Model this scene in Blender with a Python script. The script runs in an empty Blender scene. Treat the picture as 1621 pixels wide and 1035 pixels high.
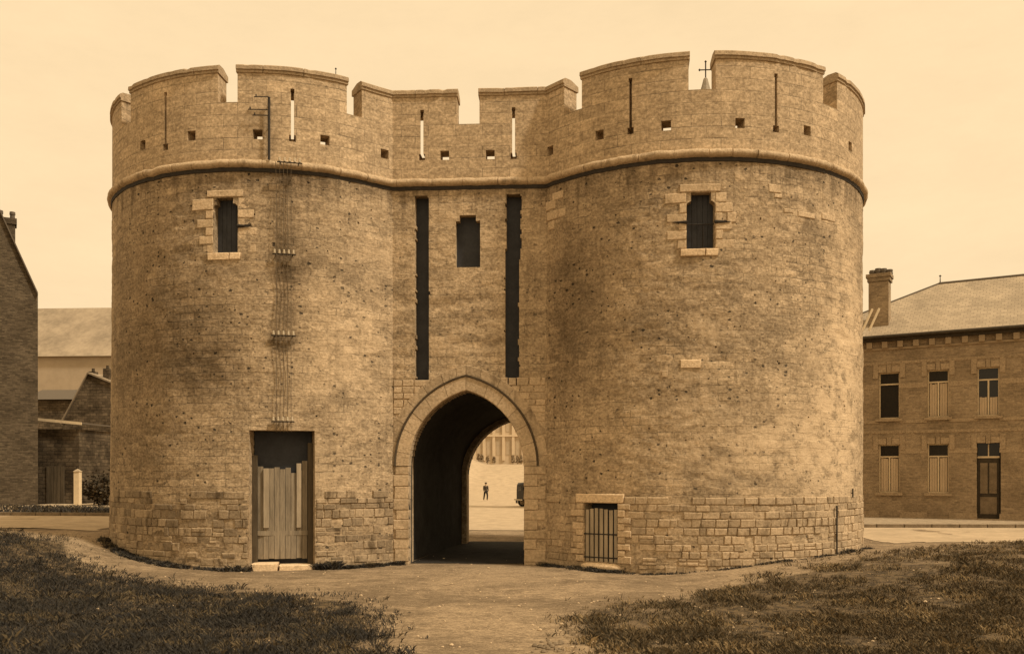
import bpy, bmesh, math, random
from mathutils import Vector, noise
from mathutils.geometry import tessellate_polygon
R = random.Random(7)
sc = bpy.context.scene
COL = sc.collection
sin, cos, PI = math.sin, math.cos, math.pi

# ------------------------------------------------------------------ camera model (survey of the place)
F, YAW, CX, CY, CH, HZ = 1407.0, -0.058, 2.57, -24.16, 2.47, 750.0
def proj(x, y, z):
    dx, dy = x-CX, y-CY
    c, s = cos(YAW), sin(YAW)
    xr = c*dx - s*dy; d = s*dx + c*dy
    return 810.5+F*xr/d, HZ-F*(z-CH)/d, d
def rdir(px):
    c, s = cos(YAW), sin(YAW)
    xr = (px-810.5)/F
    return (c*xr+s, -s*xr+c)
def at(px, py, d):                       # point at depth d
    r = rdir(px)
    return Vector((CX+r[0]*d, CY+r[1]*d, CH+(HZ-py)*d/F))
def gpt(px, py, z=0.0):                  # point on level z
    d = F*(CH-z)/(py-HZ)
    return at(px, py, d)

# ------------------------------------------------------------------ object helpers
def link(o, parent=None):
    COL.objects.link(o)
    if parent is not None: o.parent = parent
    return o
def empty(name, loc=(0,0,0), rz=0):
    o = bpy.data.objects.new(name, None); o.location = loc; o.rotation_euler = (0,0,rz)
    return link(o)
def tag(o, label=None, cat=None, group=None, kind=None):
    if label: o['label'] = label
    if cat: o['category'] = cat
    if group: o['group'] = group
    if kind: o['kind'] = kind
    return o
class MB:
    def __init__(s): s.v=[]; s.f=[]; s.uv={}; s.m=[]; s.vc=None
    def vert(s, p): s.v.append(tuple(p)); return len(s.v)-1
    def face(s, idx, m=0): s.f.append(tuple(idx)); s.m.append(m)
    def poly(s, pts, m=0): s.face([s.vert(p) for p in pts], m)
    def box(s, c, sz, rz=0, m=0):
        cx,cy,cz=c; a,b,h=[t/2 for t in sz]; C,S=cos(rz),sin(rz); i=[]
        for dz in(-h,h):
            for dx,dy in((-a,-b),(a,-b),(a,b),(-a,b)):
                i.append(s.vert((cx+C*dx-S*dy, cy+S*dx+C*dy, cz+dz)))
        s.hexa(i,m)
    def hexa(s,i,m=0):
        for q in((0,3,2,1),(4,5,6,7),(0,1,5,4),(1,2,6,5),(2,3,7,6),(3,0,4,7)):
            s.face([i[k] for k in q],m)
    def boxv(s,o,ax,ay,az,m=0):          # box from corner and 3 edge vectors
        o,ax,ay,az=map(Vector,(o,ax,ay,az))
        i=[s.vert(p) for p in(o,o+ax,o+ax+ay,o+ay,o+az,o+ax+az,o+ax+ay+az,o+ay+az)]
        s.hexa(i,m)
    def tube(s,a,b,r0,r1=None,n=8,m=0,cap=True):
        a=Vector(a);b=Vector(b);r1=r0 if r1 is None else r1
        d=(b-a).normalized(); u=d.orthogonal().normalized(); w=d.cross(u)
        A=[];B=[]
        for k in range(n):
            t=2*PI*k/n; e=u*cos(t)+w*sin(t)
            A.append(s.vert(a+e*r0)); B.append(s.vert(b+e*r1))
        for k in range(n):
            j=(k+1)%n; s.face((A[k],A[j],B[j],B[k]),m)
        if cap: s.face(A[::-1],m); s.face(B,m)
    def lathe(s,c,prof,n=12,m=0):
        c=Vector(c); rings=[]
        for r,z in prof: rings.append([s.vert(c+Vector((r*cos(2*PI*k/n),r*sin(2*PI*k/n),z))) for k in range(n)])
        for a,b in zip(rings,rings[1:]):
            for k in range(n):
                j=(k+1)%n; s.face((a[k],a[j],b[j],b[k]),m)
        s.face(rings[0][::-1],m); s.face(rings[-1],m)
    def build(s,name,mats,parent=None,smooth=None,loc=None,bevel=0):
        me=bpy.data.meshes.new(name)
        me.from_pydata(s.v,[],s.f)
        if not isinstance(mats,(list,tuple)): mats=[mats]
        for mt in mats: me.materials.append(mt)
        if len(mats)>1: me.polygons.foreach_set('material_index',s.m)
        if s.uv:
            uvl=me.uv_layers.new(name='UVMap')
            for l in me.loops:
                uvl.data[l.index].uv=s.uv.get(l.vertex_index,(0,0))
        if smooth is not None:
            me.polygons.foreach_set('use_smooth',[True]*len(me.polygons))
            me.set_sharp_from_angle(angle=math.radians(smooth))
        me.update()
        o=bpy.data.objects.new(name,me)
        if loc is not None: o.location=loc
        link(o,parent)
        if bevel:
            b=o.modifiers.new('bevel','BEVEL'); b.width=bevel; b.segments=2; b.limit_method='ANGLE'
        return o

# ------------------------------------------------------------------ materials
class NT:
    def __init__(s,name):
        s.mat=bpy.data.materials.new(name); s.mat.use_nodes=True
        s.t=s.mat.node_tree; s.n=s.t.nodes; s.l=s.t.links
        s.bsdf=s.n['Principled BSDF']; s.bsdf.inputs['Roughness'].default_value=.9
        s.bsdf.inputs['Specular IOR Level'].default_value=.15
    def new(s,typ,**kw):
        n=s.n.new(typ)
        for k,v in kw.items():
            if k.startswith('_'): setattr(n,k[1:],v)
        return n
    def con(s,a,b):
        s.l.new(a,b)
    def setin(s,sock,v):
        if hasattr(v,'is_linked') or isinstance(v,bpy.types.NodeSocket): s.l.new(v,sock)
        else: sock.default_value=v
    def math(s,op,a,b=0.0,c=None,clamp=False):
        n=s.n.new('ShaderNodeMath'); n.operation=op; n.use_clamp=clamp
        s.setin(n.inputs[0],a); s.setin(n.inputs[1],b)
        if c is not None: s.setin(n.inputs[2],c)
        return n.outputs[0]
    def vmath(s,op,a,b=(0,0,0)):
        n=s.n.new('ShaderNodeVectorMath'); n.operation=op
        s.setin(n.inputs[0],a); s.setin(n.inputs[1],b); return n.outputs[0]
    def uv(s): return s.n.new('ShaderNodeTexCoord').outputs['UV']
    def obj(s): return s.n.new('ShaderNodeTexCoord').outputs['Object']
    def scale(s,v,sc): return s.vmath('MULTIPLY',v,sc)
    def noise(s,v,scale=1,detail=6,rough=.6,dist=0.0):
        n=s.n.new('ShaderNodeTexNoise'); s.l.new(v,n.inputs['Vector'])
        n.inputs['Scale'].default_value=scale; n.inputs['Detail'].default_value=detail
        n.inputs['Roughness'].default_value=rough; n.inputs['Distortion'].default_value=dist
        return n.outputs['Fac']
    def voro(s,v,scale,feature='F1',rand=1.0):
        n=s.n.new('ShaderNodeTexVoronoi'); n.feature=feature; n.voronoi_dimensions='2D'; s.l.new(v,n.inputs['Vector'])
        n.inputs['Scale'].default_value=scale; n.inputs['Randomness'].default_value=rand
        return n
    def ramp(s,f,a,b,lo=0.0,hi=1.0,smooth=True):
        n=s.n.new('ShaderNodeMapRange'); n.interpolation_type='SMOOTHSTEP' if smooth else 'LINEAR'
        s.setin(n.inputs[0],f)
        n.inputs[1].default_value=a; n.inputs[2].default_value=b; n.inputs[3].default_value=lo; n.inputs[4].default_value=hi
        return n.outputs[0]
    def mix(s,f,a,b,mode='MIX'):
        n=s.n.new('ShaderNodeMix'); n.data_type='RGBA'; n.blend_type=mode
        s.setin(n.inputs[0],f)
        for sock,v in((n.inputs[6],a),(n.inputs[7],b)):
            if isinstance(v,(tuple,list)): v=tuple(v)[:3]+(1,)
            s.setin(sock,v)
        return n.outputs[2]
    def brick(s,v,w,h,mort=.012,smooth=.3,offset=.5,bias=0.0):
        n=s.n.new('ShaderNodeTexBrick'); s.l.new(v,n.inputs['Vector'])
        n.offset=offset
        n.inputs['Scale'].default_value=1; n.inputs['Mortar Size'].default_value=mort
        n.inputs['Mortar Smooth'].default_value=smooth; n.inputs['Brick Width'].default_value=w
        n.inputs['Row Height'].default_value=h; n.inputs['Bias'].default_value=bias
        n.inputs['Color1'].default_value=(0,0,0,1); n.inputs['Color2'].default_value=(1,1,1,1); n.inputs['Mortar'].default_value=(.5,.5,.5,1)
        return n.outputs['Color'],n.outputs['Fac']
    def comb(s,x,y,z=0.0):
        n=s.n.new('ShaderNodeCombineXYZ'); s.setin(n.inputs[0],x); s.setin(n.inputs[1],y); s.setin(n.inputs[2],z); return n.outputs[0]
    def sep(s,v):
        n=s.n.new('ShaderNodeSeparateXYZ'); s.l.new(v,n.inputs[0]); return n.outputs
    def spot(s,sx,u,v,ru,rv):            # soft elliptical patch in wall coordinates
        a=s.math('DIVIDE',s.math('SUBTRACT',sx[0],u),ru); b=s.math('DIVIDE',s.math('SUBTRACT',sx[1],v),rv)
        d=s.math('ADD',s.math('MULTIPLY',a,a),s.math('MULTIPLY',b,b))
        return s.math('POWER',2.718,s.math('MULTIPLY',d,-1.0))
    def bump(s,h,dist=.02,strength=1.0,prev=None):
        n=s.n.new('ShaderNodeBump'); s.l.new(h,n.inputs['Height']); n.inputs['Distance'].default_value=dist
        n.inputs['Strength'].default_value=strength
        if prev is not None: s.l.new(prev,n.inputs['Normal'])
        return n.outputs[0]
    def out(s,col,nrm=None,rough=None):
        s.setin(s.bsdf.inputs['Base Color'],col if not isinstance(col,(tuple,list)) else tuple(col)[:3]+(1,))
        if nrm is not None: s.l.new(nrm,s.bsdf.inputs['Normal'])
        if rough is not None: s.bsdf.inputs['Roughness'].default_value=rough
        return s.mat
def C(v,t=(1,.76,.49)): return (v*t[0],v*t[1],v*t[2])
def simple(name,col,var=.25,scale=6,rough=.85,bump=.004,stretch=(1,1,1),metal=0):
    m=NT(name); v=m.scale(m.obj(),stretch)
    n=m.noise(v,scale,8,.65); n2=m.noise(v,scale*6,4,.6)
    f=m.math('ADD',m.math('MULTIPLY',n,.7),m.math('MULTIPLY',n2,.3))
    f=m.ramp(f,.3,.7)
    c=m.mix(f,tuple(x*(1-var) for x in col),tuple(min(1,x*(1+var)) for x in col))
    m.bsdf.inputs['Metallic'].default_value=metal
    return m.out(c,m.bump(f,bump),rough)

def stone_wall(name,base,dark,light,brick_w,brick_h,joint,streak,pit,spots_dark=(),spots_light=(),spots_joint=(),soot_shade=True,bumpd=.03,wobble=.42,tint=.05,blot=.8,shade=(),visf=.0,jd=.65):
    m=NT(name); uv=m.uv(); sx=m.sep(uv)
    wob=m.noise(uv,2.2,6,.7); wob2=m.noise(m.vmath('ADD',uv,(7.3,2.1,0)),1.6,6,.7)
    dv=m.comb(m.math('MULTIPLY',m.math('SUBTRACT',wob,.5),.55*wobble),m.math('MULTIPLY',m.math('SUBTRACT',wob2,.5),.36*wobble))
    uvd=m.vmath('ADD',uv,dv)
    bc,bf=m.brick(uvd,brick_w,brick_h,.011,.6)
    big=m.noise(uv,.42,5,.62,.4); med=m.noise(m.vmath('ADD',uv,(3,9,0)),1.9,7,.68,.3)
    fine=m.noise(uv,14,7,.72); hor=m.noise(m.scale(uv,(1.6,5,1)),1.1,6,.68,.8)
    wsp=m.vmath('ADD',uv,m.comb(m.math('MULTIPLY',m.math('SUBTRACT',m.noise(uv,1.3,6,.7),.5),2.2),m.math('MULTIPLY',m.math('SUBTRACT',m.noise(m.vmath('ADD',uv,(9,9,0)),1.3,6,.7),.5),1.8))); sw=m.sep(wsp)
    ver=m.noise(m.scale(uv,(4.5,.32,1)),1.0,5,.65)
    f=m.math('ADD',m.math('MULTIPLY',big,.42),m.math('MULTIPLY',med,.30))
    f=m.math('ADD',f,m.math('MULTIPLY',hor,.16)); f=m.math('ADD',f,m.math('MULTIPLY',fine,.12))
    f=m.math('ADD',f,m.math('MULTIPLY',m.math('SUBTRACT',m.sep(bc)[0],.5),tint))
    # blotches with hard, broken edges: lost facing and old render
    bl=m.noise(m.vmath('ADD',uv,(17,3,0)),1.15,9,.74,.6)
    c=m.mix(m.ramp(f,.42,.51),dark,base); c=m.mix(m.ramp(f,.505,.60),c,light)
    gr=m.noise(m.scale(uv,(1,1.5,1)),5.5,5,.7,.5); c=m.mix(.7,c,m.mix(m.ramp(gr,.38,.62),(.76,.745,.72),(1.17,1.18,1.19)),'MULTIPLY')
    # faint pale and dark individual stones
    vb=m.brick(m.vmath('ADD',uvd,(.13,.05,0)),brick_w*1.0,brick_h,.001,.1)[0]
    pale=m.math('MULTIPLY',m.ramp(m.noise(m.vmath('ADD',uv,(11,4,0)),.9,3,.5),.52,.68),m.ramp(m.sep(bc)[0],.45,.8))
    c=m.mix(m.math('MULTIPLY',pale,.55),c,tuple(min(.75,x*1.28) for x in light))
    c=m.mix(m.math('MULTIPLY',m.ramp(bl,.535,.56),.45*blot),c,tuple(min(.75,x*1.13) for x in light))
    c=m.mix(m.math('MULTIPLY',m.ramp(bl,.455,.43),.45*blot),c,dark)
    # fine mottling
    c=m.mix(.75,c,m.mix(m.ramp(fine,.32,.68),(.58,.57,.55),(1.34,1.34,1.35)),'MULTIPLY')
    c=m.mix(.4,c,m.mix(m.ramp(hor,.38,.60),(.70,.68,.65),(1.12,1.13,1.14)),'MULTIPLY')
    # joints
    vis=m.ramp(m.noise(m.vmath('ADD',uv,(21,5,0)),1.1,5,.7),.47 if visf<.2 else .44,.66,visf,1.0)
    for (u,v,ru,rv) in spots_joint: vis=m.math('ADD',vis,m.math('MULTIPLY',m.spot(sx,u,v,ru,rv),.9),clamp=True)
    j=m.math('MULTIPLY',m.math('MULTIPLY',bf,vis),joint)
    c=m.mix(m.math('MULTIPLY',j,jd),c,(.10,.08,.055))
    # vertical rain stains
    c=m.mix(m.math('MULTIPLY',m.ramp(ver,.50,.74),streak),c,(.40,.385,.36),'MULTIPLY')
    # erosion pits
    warp=m.vmath('ADD',uv,m.comb(m.math('MULTIPLY',m.math('SUBTRACT',med,.5),.25),m.math('MULTIPLY',m.math('SUBTRACT',fine,.5),.10)))
    vo=m.voro(m.scale(warp,(1,1.35,1)),4.6); d=vo.outputs['Distance']
    msk=m.ramp(m.noise(m.vmath('ADD',uv,(2,31,0)),.9,6,.7),.485,.53)
    sz=m.math('MULTIPLY',m.math('ADD',m.sep(vo.outputs['Color'])[0],-.55),.48)
    p1=m.math('MULTIPLY',m.ramp(m.math('SUBTRACT',sz,d),.0,.03),msk)
    vo2=m.voro(m.scale(warp,(1,1.8,1)),15); 
    sz2=m.math('MULTIPLY',m.math('ADD',m.sep(vo2.outputs['Color'])[1],-.78),1.1)
    p2=m.math('MULTIPLY',m.ramp(m.math('SUBTRACT',sz2,vo2.outputs['Distance']),-.02,.06),m.ramp(m.noise(m.vmath('ADD',uv,(5,1,0)),1.1,5,.6),.46,.58))
    pits=m.math('MAXIMUM',p1,m.math('MULTIPLY',p2,.7))
    pits=m.math('MULTIPLY',pits,pit,clamp=True)
    c=m.mix(m.math('MULTIPLY',pits,.93),c,(.035,.03,.022))
    for (u,v,ru,rv,a) in shade: c=m.mix(m.math('MULTIPLY',m.spot(sx,u,v,ru,rv),a),c,(.5,.47,.43),'MULTIPLY')  # soft side shading of the towers, and stains, painted into the colour
    for (u,v,ru,rv,a) in spots_dark:
        k=m.math('MULTIPLY',m.math('MULTIPLY',m.spot(sw,u,v,ru,rv),a),m.ramp(m.math('ADD',m.math('MULTIPLY',med,.5),m.math('MULTIPLY',hor,.5)),.42,.56,.15,1.1),clamp=True)
        c=m.mix(k,c,(.42,.40,.37),'MULTIPLY')
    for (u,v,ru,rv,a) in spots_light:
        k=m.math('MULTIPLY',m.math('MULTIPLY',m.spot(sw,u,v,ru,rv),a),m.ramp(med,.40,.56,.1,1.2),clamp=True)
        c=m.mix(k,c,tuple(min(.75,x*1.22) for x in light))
    if soot_shade:   # soot streaks and the string course's shadow, both painted into the colour
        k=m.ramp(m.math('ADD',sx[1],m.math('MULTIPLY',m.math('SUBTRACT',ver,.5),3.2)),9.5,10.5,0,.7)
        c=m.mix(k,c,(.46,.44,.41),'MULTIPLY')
    # bump
    h=m.math('ADD',m.math('MULTIPLY',med,.9),m.math('MULTIPLY',fine,.30)); h=m.math('ADD',h,m.math('MULTIPLY',hor,.55))
    h=m.math('SUBTRACT',h,m.math('MULTIPLY',j,.8)); h=m.math('ADD',h,m.math('MULTIPLY',m.sep(bc)[0],.25)); h=m.math('SUBTRACT',h,m.math('MULTIPLY',pits,1.1))
    return m.out(c,m.bump(h,bumpd*1.3,1),.92)
def block_mat(name,dark,light,soot=.5,proud=.012):
    m=NT(name); o=m.obj(); g=m.n.new('ShaderNodeNewGeometry')
    n=m.noise(o,1.6,6,.65); n2=m.noise(o,16,6,.72)
    f=m.math('ADD',m.math('MULTIPLY',g.outputs['Random Per Island'],.5),m.math('MULTIPLY',n,.5))
    c=m.mix(m.ramp(f,.2,.8),dark,light)
    c=m.mix(.8,c,m.mix(m.ramp(n2,.3,.7),(.66,.65,.63),(1.22,1.22,1.23)),'MULTIPLY')
    st=m.noise(m.scale(o,(3.,3.,1.2)),1.1,6,.68)
    c=m.mix(m.math('MULTIPLY',m.ramp(st,.50,.68),soot),c,(.42,.40,.37),'MULTIPLY')
    h=m.math('ADD',n2,m.math('MULTIPLY',m.noise(o,6,5,.6),1.2))
    return m.out(c,m.bump(h,proud*1.6,.9),.92)

# ------------------------------------------------------------------ plan of the gate: one closed outline
HS, HT, HC = 10.45, 12.95, 12.02        # string course, merlon top, crenel sill
CL, RL = Vector((-5.995,3.36)), 5.133
CR, RR = Vector((6.106,3.435)), 5.271
YB = 8.0
xl = CL.x+math.sqrt(RL**2-CL.y**2)      # curtain corners
xr = CR.x-math.sqrt(RR**2-CR.y**2)
def thL(t): return Vector((CL.x+RL*sin(t), CL.y-RL*cos(t)))
def thR(t): return Vector((CR.x+RR*sin(t), CR.y-RR*cos(t)))
tL0 = -(PI-math.acos((YB-CL.y)/RL)); tR1 = PI-math.acos((YB-CR.y)/RR)
tR0 = -math.asin((CR.x-xr)/RR)
tL1 = math.radians(31)
A1 = thL(tL1); B1 = Vector((xl,0)); B2 = Vector((xr,0))
SEG = [('arc',CL,RL,tL0,tL1),('line',A1,B1),('line',B1,B2),('arc',CR,RR,tR0,tR1),('line',thR(tR1),thL(tL0))]
LEN = [abs(g[4]-g[3])*g[2] if g[0]=='arc' else (g[2]-g[1]).length for g in SEG]
CUM = [0]
for l in LEN: CUM.append(CUM[-1]+l)
TOT = CUM[-1]
def seg_eval(k,t):                        # t metres along segment
    g=SEG[k]
    if g[0]=='arc':
        a=g[3]+t/g[2]; n=Vector((sin(a),-cos(a))); return g[1]+n*g[2],n
    d=(g[2]-g[1]).normalized(); return g[1]+d*t, Vector((d.y,-d.x))
def path(s):
    s%=TOT
    for k in range(5):
        if abs(s-CUM[k])<1e-6 or abs(s-CUM[k]-TOT)<1e-6:
            p,n=seg_eval(k,0); _,n0=seg_eval((k-1)%5,LEN[(k-1)%5])
            mm=(n+n0).normalized(); return p, mm/max(.5,mm.dot(n))
    for k in range(5):
        if s<CUM[k+1]: return seg_eval(k,s-CUM[k])
    return seg_eval(4,LEN[4])
def P3(s,z,out=0.0):
    p,n=path(s); q=p+n*out; return Vector((q.x,q.y,z))
_samples=[(i*TOT/4000,path(i*TOT/4000)[0]) for i in range(4000)]
def S(px):                                # nearest wall point seen along the ray at image column px
    r=rdir(px); best=None
    for (s0,a),(s1,b) in zip(_samples,_samples[1:]+_samples[:1]):
        # solve (C + r t) on segment a-b
        ex,ey=b.x-a.x,b.y-a.y
        den=r[0]*ey-r[1]*ex
        if abs(den)<1e-12: continue
        t=((a.x-CX)*ey-(a.y-CY)*ex)/den; u=((a.x-CX)*r[1]-(a.y-CY)*r[0])/den
        if 0<=u<=1 and t>0 and (best is None or t<best[0]):
            best=(t,s0+u*(TOT/4000))
    return best
def SZ(px,py):
    b=S(px); return b[1], CH+(HZ-py)*b[0]/F
def zat(px,py): return SZ(px,py)[1]
def s_(px): return S(px)[1]

# ------------------------------------------------------------------ terrain
def ss(a,b,x):
    t=max(0,min(1,(x-a)/(b-a))); return t*t*(3-2*t)
def lerp(tab,x):
    if x<=tab[0][0]: return tab[0][1]
    for (a,fa),(b,fb) in zip(tab,tab[1:]):
        if x<=b: return fa+(fb-fa)*(x-a)/(b-a)
    return tab[-1][1]
PROF=[(-60,.95),(-14,.82),(-11.1,.70),(-10.2,.46),(-9.2,.27),(-7.8,.10),(-6.,.0),(-5,-.02),(-3.5,0),(3,0),(4.5,-.02),(5.5,.02),(6.5,.10),(8,.27),(9.5,.36),(11.2,.44),(14,.47),(60,.55)]
def gz(x,y):
    a=lerp(PROF,x)
    w=ss(-13,-1.5,y)
    far=ss(11,24,y)                      # behind the gate the square is level again, then climbs
    side=ss(9,13,abs(x))
    a=a*w*(1-far*(1-side))
    a-= .12*far*(1-side)
    a+= 4.2*ss(78,122,y)*(1 if True else 0)
    return a
def bumpy(x,y):
    n=noise.noise(Vector((x*.35,y*.35,0)))*.05+noise.noise(Vector((x*1.4,y*1.4,3)))*.018
    if -16<y<-.3:
        cxr=.05+.10*(y)+.35*math.sin(y*.35)
        for o_,dd in((-.62,.035),(.66,.03),(.2,.015)): n-=dd*math.exp(-((x-cxr-o_)/.13)**2)*ss(-.3,-1.2,y)*(.7+.6*noise.noise(Vector((0,y*.9,o_))))
    return gz(x,y)+n*(1-ss(8,10,y))*ss(.2,1.5,abs(y+0.0) if -2.2<x<2.2 else 5)

def grid_mesh(name,xs,ys,zf,mat,kind=None,inside=None,smooth=True):
    m=MB(); idx={}
    for i,x in enumerate(xs):
        for j,y in enumerate(ys):
            idx[i,j]=m.vert((x,y,zf(x,y))); 
    for i in range(len(xs)-1):
        for j in range(len(ys)-1):
            if inside and not inside((xs[i]+xs[i+1])/2,(ys[j]+ys[j+1])/2): continue
            m.face((idx[i,j],idx[i+1,j],idx[i+1,j+1],idx[i,j+1]))
    o=m.build(name,mat,smooth=60)
    if kind: o['kind']=kind
    return o
def frange(a,b,d):
    n=max(1,int(round((b-a)/d))); return [a+(b-a)*i/n for i in range(n+1)]
# grass outlines, as surveyed on the ground
def poly_px(l): return [tuple(gpt(x,y).xy) for x,y in l]
GL=poly_px([(-500,868),(-200,876),(0,882),(40,893),(75,898),(92,884),(112,905),(160,918),(240,922),(340,930),(430,940),(500,948),(560,955),(585,972),(596,990),(580,1006),(560,1030),(640,1100),(500,1500),(-1500,1500)])
GR=poly_px([(960,950),(1010,948),(1040,962),(1100,940),(1180,926),(1260,922),(1310,912),(1380,906),(1440,900),(1500,892),(1621,882),(1900,878),(2300,876),(2300,1500),(1000,1500),(930,1090),(960,1060),(955,1020),(900,1000),(915,965)])
def inpoly(p,x,y):
    c=False; n=len(p); j=n-1
    for i in range(n):
        if (p[i][1]>y)!=(p[j][1]>y) and x<(p[j][0]-p[i][0])*(y-p[i][1])/(p[j][1]-p[i][1])+p[i][0]: c=not c
        j=i
    return c
def pdist(p,x,y):
    b=1e9
    for i in range(len(p)):
        ax,ay=p[i]; bx,by=p[(i+1)%len(p)]; dx,dy=bx-ax,by-ay
        t=max(0,min(1,((x-ax)*dx+(y-ay)*dy)/(dx*dx+dy*dy+1e-9)))
        b=min(b,math.hypot(x-ax-dx*t,y-ay-dy*t))
    return b

# ================================================================== MATERIALS
zS=lambda px,py: SZ(px,py)
def sp(px,py,ru,rv,*a): return SZ(px,py)+(ru,rv)+a
M={}
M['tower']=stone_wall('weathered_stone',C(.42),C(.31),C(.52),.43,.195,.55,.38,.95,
  spots_dark=[sp(270,540,1.5,1.2,.75),sp(330,580,1.1,.9,.85),sp(455,425,.5,.5,.9),sp(450,545,.35,.25,1),sp(452,480,.4,1.6,.7),sp(455,345,.35,1.0,.6),sp(250,400,1.4,1.2,.4),sp(905,500,.9,1.9,.5),sp(930,390,.9,1.2,.5),sp(470,270,1.2,.6,.8),sp(1350,330,.5,1.,.5),
    sp(235,835,.9,.35,.95),sp(600,885,.8,.3,.6),sp(190,600,.9,3,.5),sp(370,425,.9,.2,.6),sp(1240,770,.4,.2,.7),sp(1150,640,1.6,.6,.2)],
  spots_light=[sp(560,560,1.1,1.6,.35),sp(520,760,.9,.9,.3),sp(1290,700,1.2,1.5,.5),sp(1340,560,.8,2.2,.5),sp(1110,620,.45,.7,.5),sp(1310,345,.9,.18,.8),sp(1235,300,.25,.15,.8),sp(1262,350,.35,.2,.6),sp(600,400,.6,1.2,.3),sp(1120,520,.5,.4,.3),sp(1330,660,1.1,3.2,.8),sp(1200,720,2.2,.9,.5),sp(1345,470,.7,1.5,.5)],  # pale spots near the right edge paint in its sunlit brightness
  spots_joint=[sp(330,590,.9,.9),sp(350,720,1.2,.8),sp(240,770,1.5,.4),sp(300,500,1.2,.8),sp(1300,450,1.2,1.2)],
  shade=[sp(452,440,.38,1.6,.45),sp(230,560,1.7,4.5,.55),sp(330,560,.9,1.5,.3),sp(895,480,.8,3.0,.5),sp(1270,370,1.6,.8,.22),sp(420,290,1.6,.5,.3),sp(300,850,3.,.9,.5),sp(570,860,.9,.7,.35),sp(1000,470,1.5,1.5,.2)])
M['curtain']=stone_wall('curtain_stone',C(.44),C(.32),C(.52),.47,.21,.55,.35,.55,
  spots_dark=[sp(745,470,.8,.12,.9),sp(735,505,.7,.15,.95),sp(750,530,.6,.1,.8),sp(700,565,.5,.12,.5),sp(845,450,.3,1.6,.5),sp(690,620,.3,.2,.5)],
  spots_light=[sp(710,550,.5,.35,.5),sp(700,340,.4,.5,.4)],spots_joint=[sp(840,660,.5,1.2),sp(640,660,.4,1.2)],bumpd=.03)
M['parapet']=stone_wall('parapet_ashlar',C(.47),C(.42),C(.52),.74,.30,1.0,.30,.22,
  spots_dark=[sp(850,235,.5,.2,.5),sp(1165,190,.2,.3,.4),sp(430,235,.3,.5,.5)],soot_shade=False,bumpd=.006,wobble=.06,tint=.12,blot=.12,visf=.35,jd=.7)
M['inner']=simple('passage_stone',(.038,.036,.033),.35,1.8,.95,.02)  # stone colour darkened to stand for the dim passage interior
M['floor_dark']=simple('shaded_passage_floor',(.03,.027,.023),.35,2.5,.97,.02)  # near-black colour paints the passage's shadow onto the floor
M['void']=simple('dark_void',(.05,.052,.058),.2,3,.9,.0)  # dark colour stands for the unlit depth behind openings
M['plinth']=block_mat('plinth_blocks',C(.36),C(.52),.75)
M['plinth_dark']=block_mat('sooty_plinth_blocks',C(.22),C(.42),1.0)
M['mortar']=simple('mortar',C(.17),.3,5,.95,.01)
M['light_block']=block_mat('pale_quoin_stone',C(.47),C(.60),.40)
M['jamb']=block_mat('arch_jamb_stone',C(.44),C(.55),.4)
M['hood']=simple('shadow_moulding',C(.085),.3,4,.95,.01)  # dark colour paints in the moulding's shadow line
M['lintel']=block_mat('pale_lintel_stone',C(.66),C(.78),.2)
M['string']=block_mat('string_course_stone',C(.36),C(.52),.7)
M['coping']=block_mat('coping_stone',C(.36),C(.46),.5)
M['wood']=simple('grey_weathered_wood',C(.24,(1,.82,.58)),.35,7,.85,.006,(1,1,.12))
M['wood_light']=simple('pale_weathered_wood',C(.36,(1,.82,.58)),.25,7,.85,.006,(1,1,.12))
M['dark_wood']=simple('dark_frame_wood',(.09,.07,.045),.35,7,.85,.006,(1,1,.12))
M['iron']=simple('rusty_iron',(.04,.034,.028),.3,10,.7,.002)
M['wire']=simple('cable_rubber',(.13,.10,.065),.2,10,.8,.0)
M['porcelain']=simple('porcelain',(.50,.42,.30),.1,10,.35,.0)
# ground
def ground_mat():
    m=NT('packed_dirt'); o=m.obj(); a=m.n.new('ShaderNodeAttribute'); a.attribute_name='turf'
    big=m.noise(o,.22,5,.6,.3); med=m.noise(o,1.7,7,.65); fine=m.noise(o,22,7,.75); st=m.noise(m.scale(o,(.35,2.6,1)),.9,7,.7,.6)
    f=m.math('ADD',m.math('MULTIPLY',big,.45),m.math('MULTIPLY',med,.3)); f=m.math('ADD',f,m.math('MULTIPLY',st,.25))
    c=m.mix(m.ramp(f,.42,.58),C(.18,(1,.74,.46)),C(.33,(1,.75,.47)))
    c=m.mix(.9,c,m.mix(m.ramp(fine,.3,.7),(.55,.54,.53),(1.4,1.4,1.4)),'MULTIPLY')
    g2=m.noise(m.scale(o,(1,1.6,1)),6,6,.75); c=m.mix(.8,c,m.mix(m.ramp(g2,.36,.64),(.70,.68,.66),(1.22,1.22,1.22)),'MULTIPLY')
    vo=m.voro(o,26); peb=m.ramp(vo.outputs['Distance'],.30,.20)
    peb=m.math('MULTIPLY',peb,m.ramp(m.sep(vo.outputs['Color'])[0],.86,.95))
    c=m.mix(m.math('MULTIPLY',peb,.5),c,C(.55))
    t=m.ramp(m.math('ADD',a.outputs['Fac'],m.math('MULTIPLY',m.math('SUBTRACT',med,.5),1.1)),.35,.75)
    c=m.mix(t,c,m.mix(m.ramp(m.noise(o,5,6,.7),.40,.60),(.05,.038,.024),(.14,.10,.056)))
    h=m.math('ADD',fine,m.math('MULTIPLY',med,1.5)); h=m.math('ADD',h,m.math('MULTIPLY',peb,.8))
    return m.out(c,m.bump(h,.02,.9),.97)
M['ground']=ground_mat()
M['road']=simple('dusty_road',C(.42,(1,.77,.5)),.2,1.2,.95,.01)
M['pave']=simple('pavement_stone',C(.33,(1,.78,.52)),.3,3,.95,.01)
M['kerb']=simple('kerb_stone',C(.20),.3,3,.95,.01)

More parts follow.
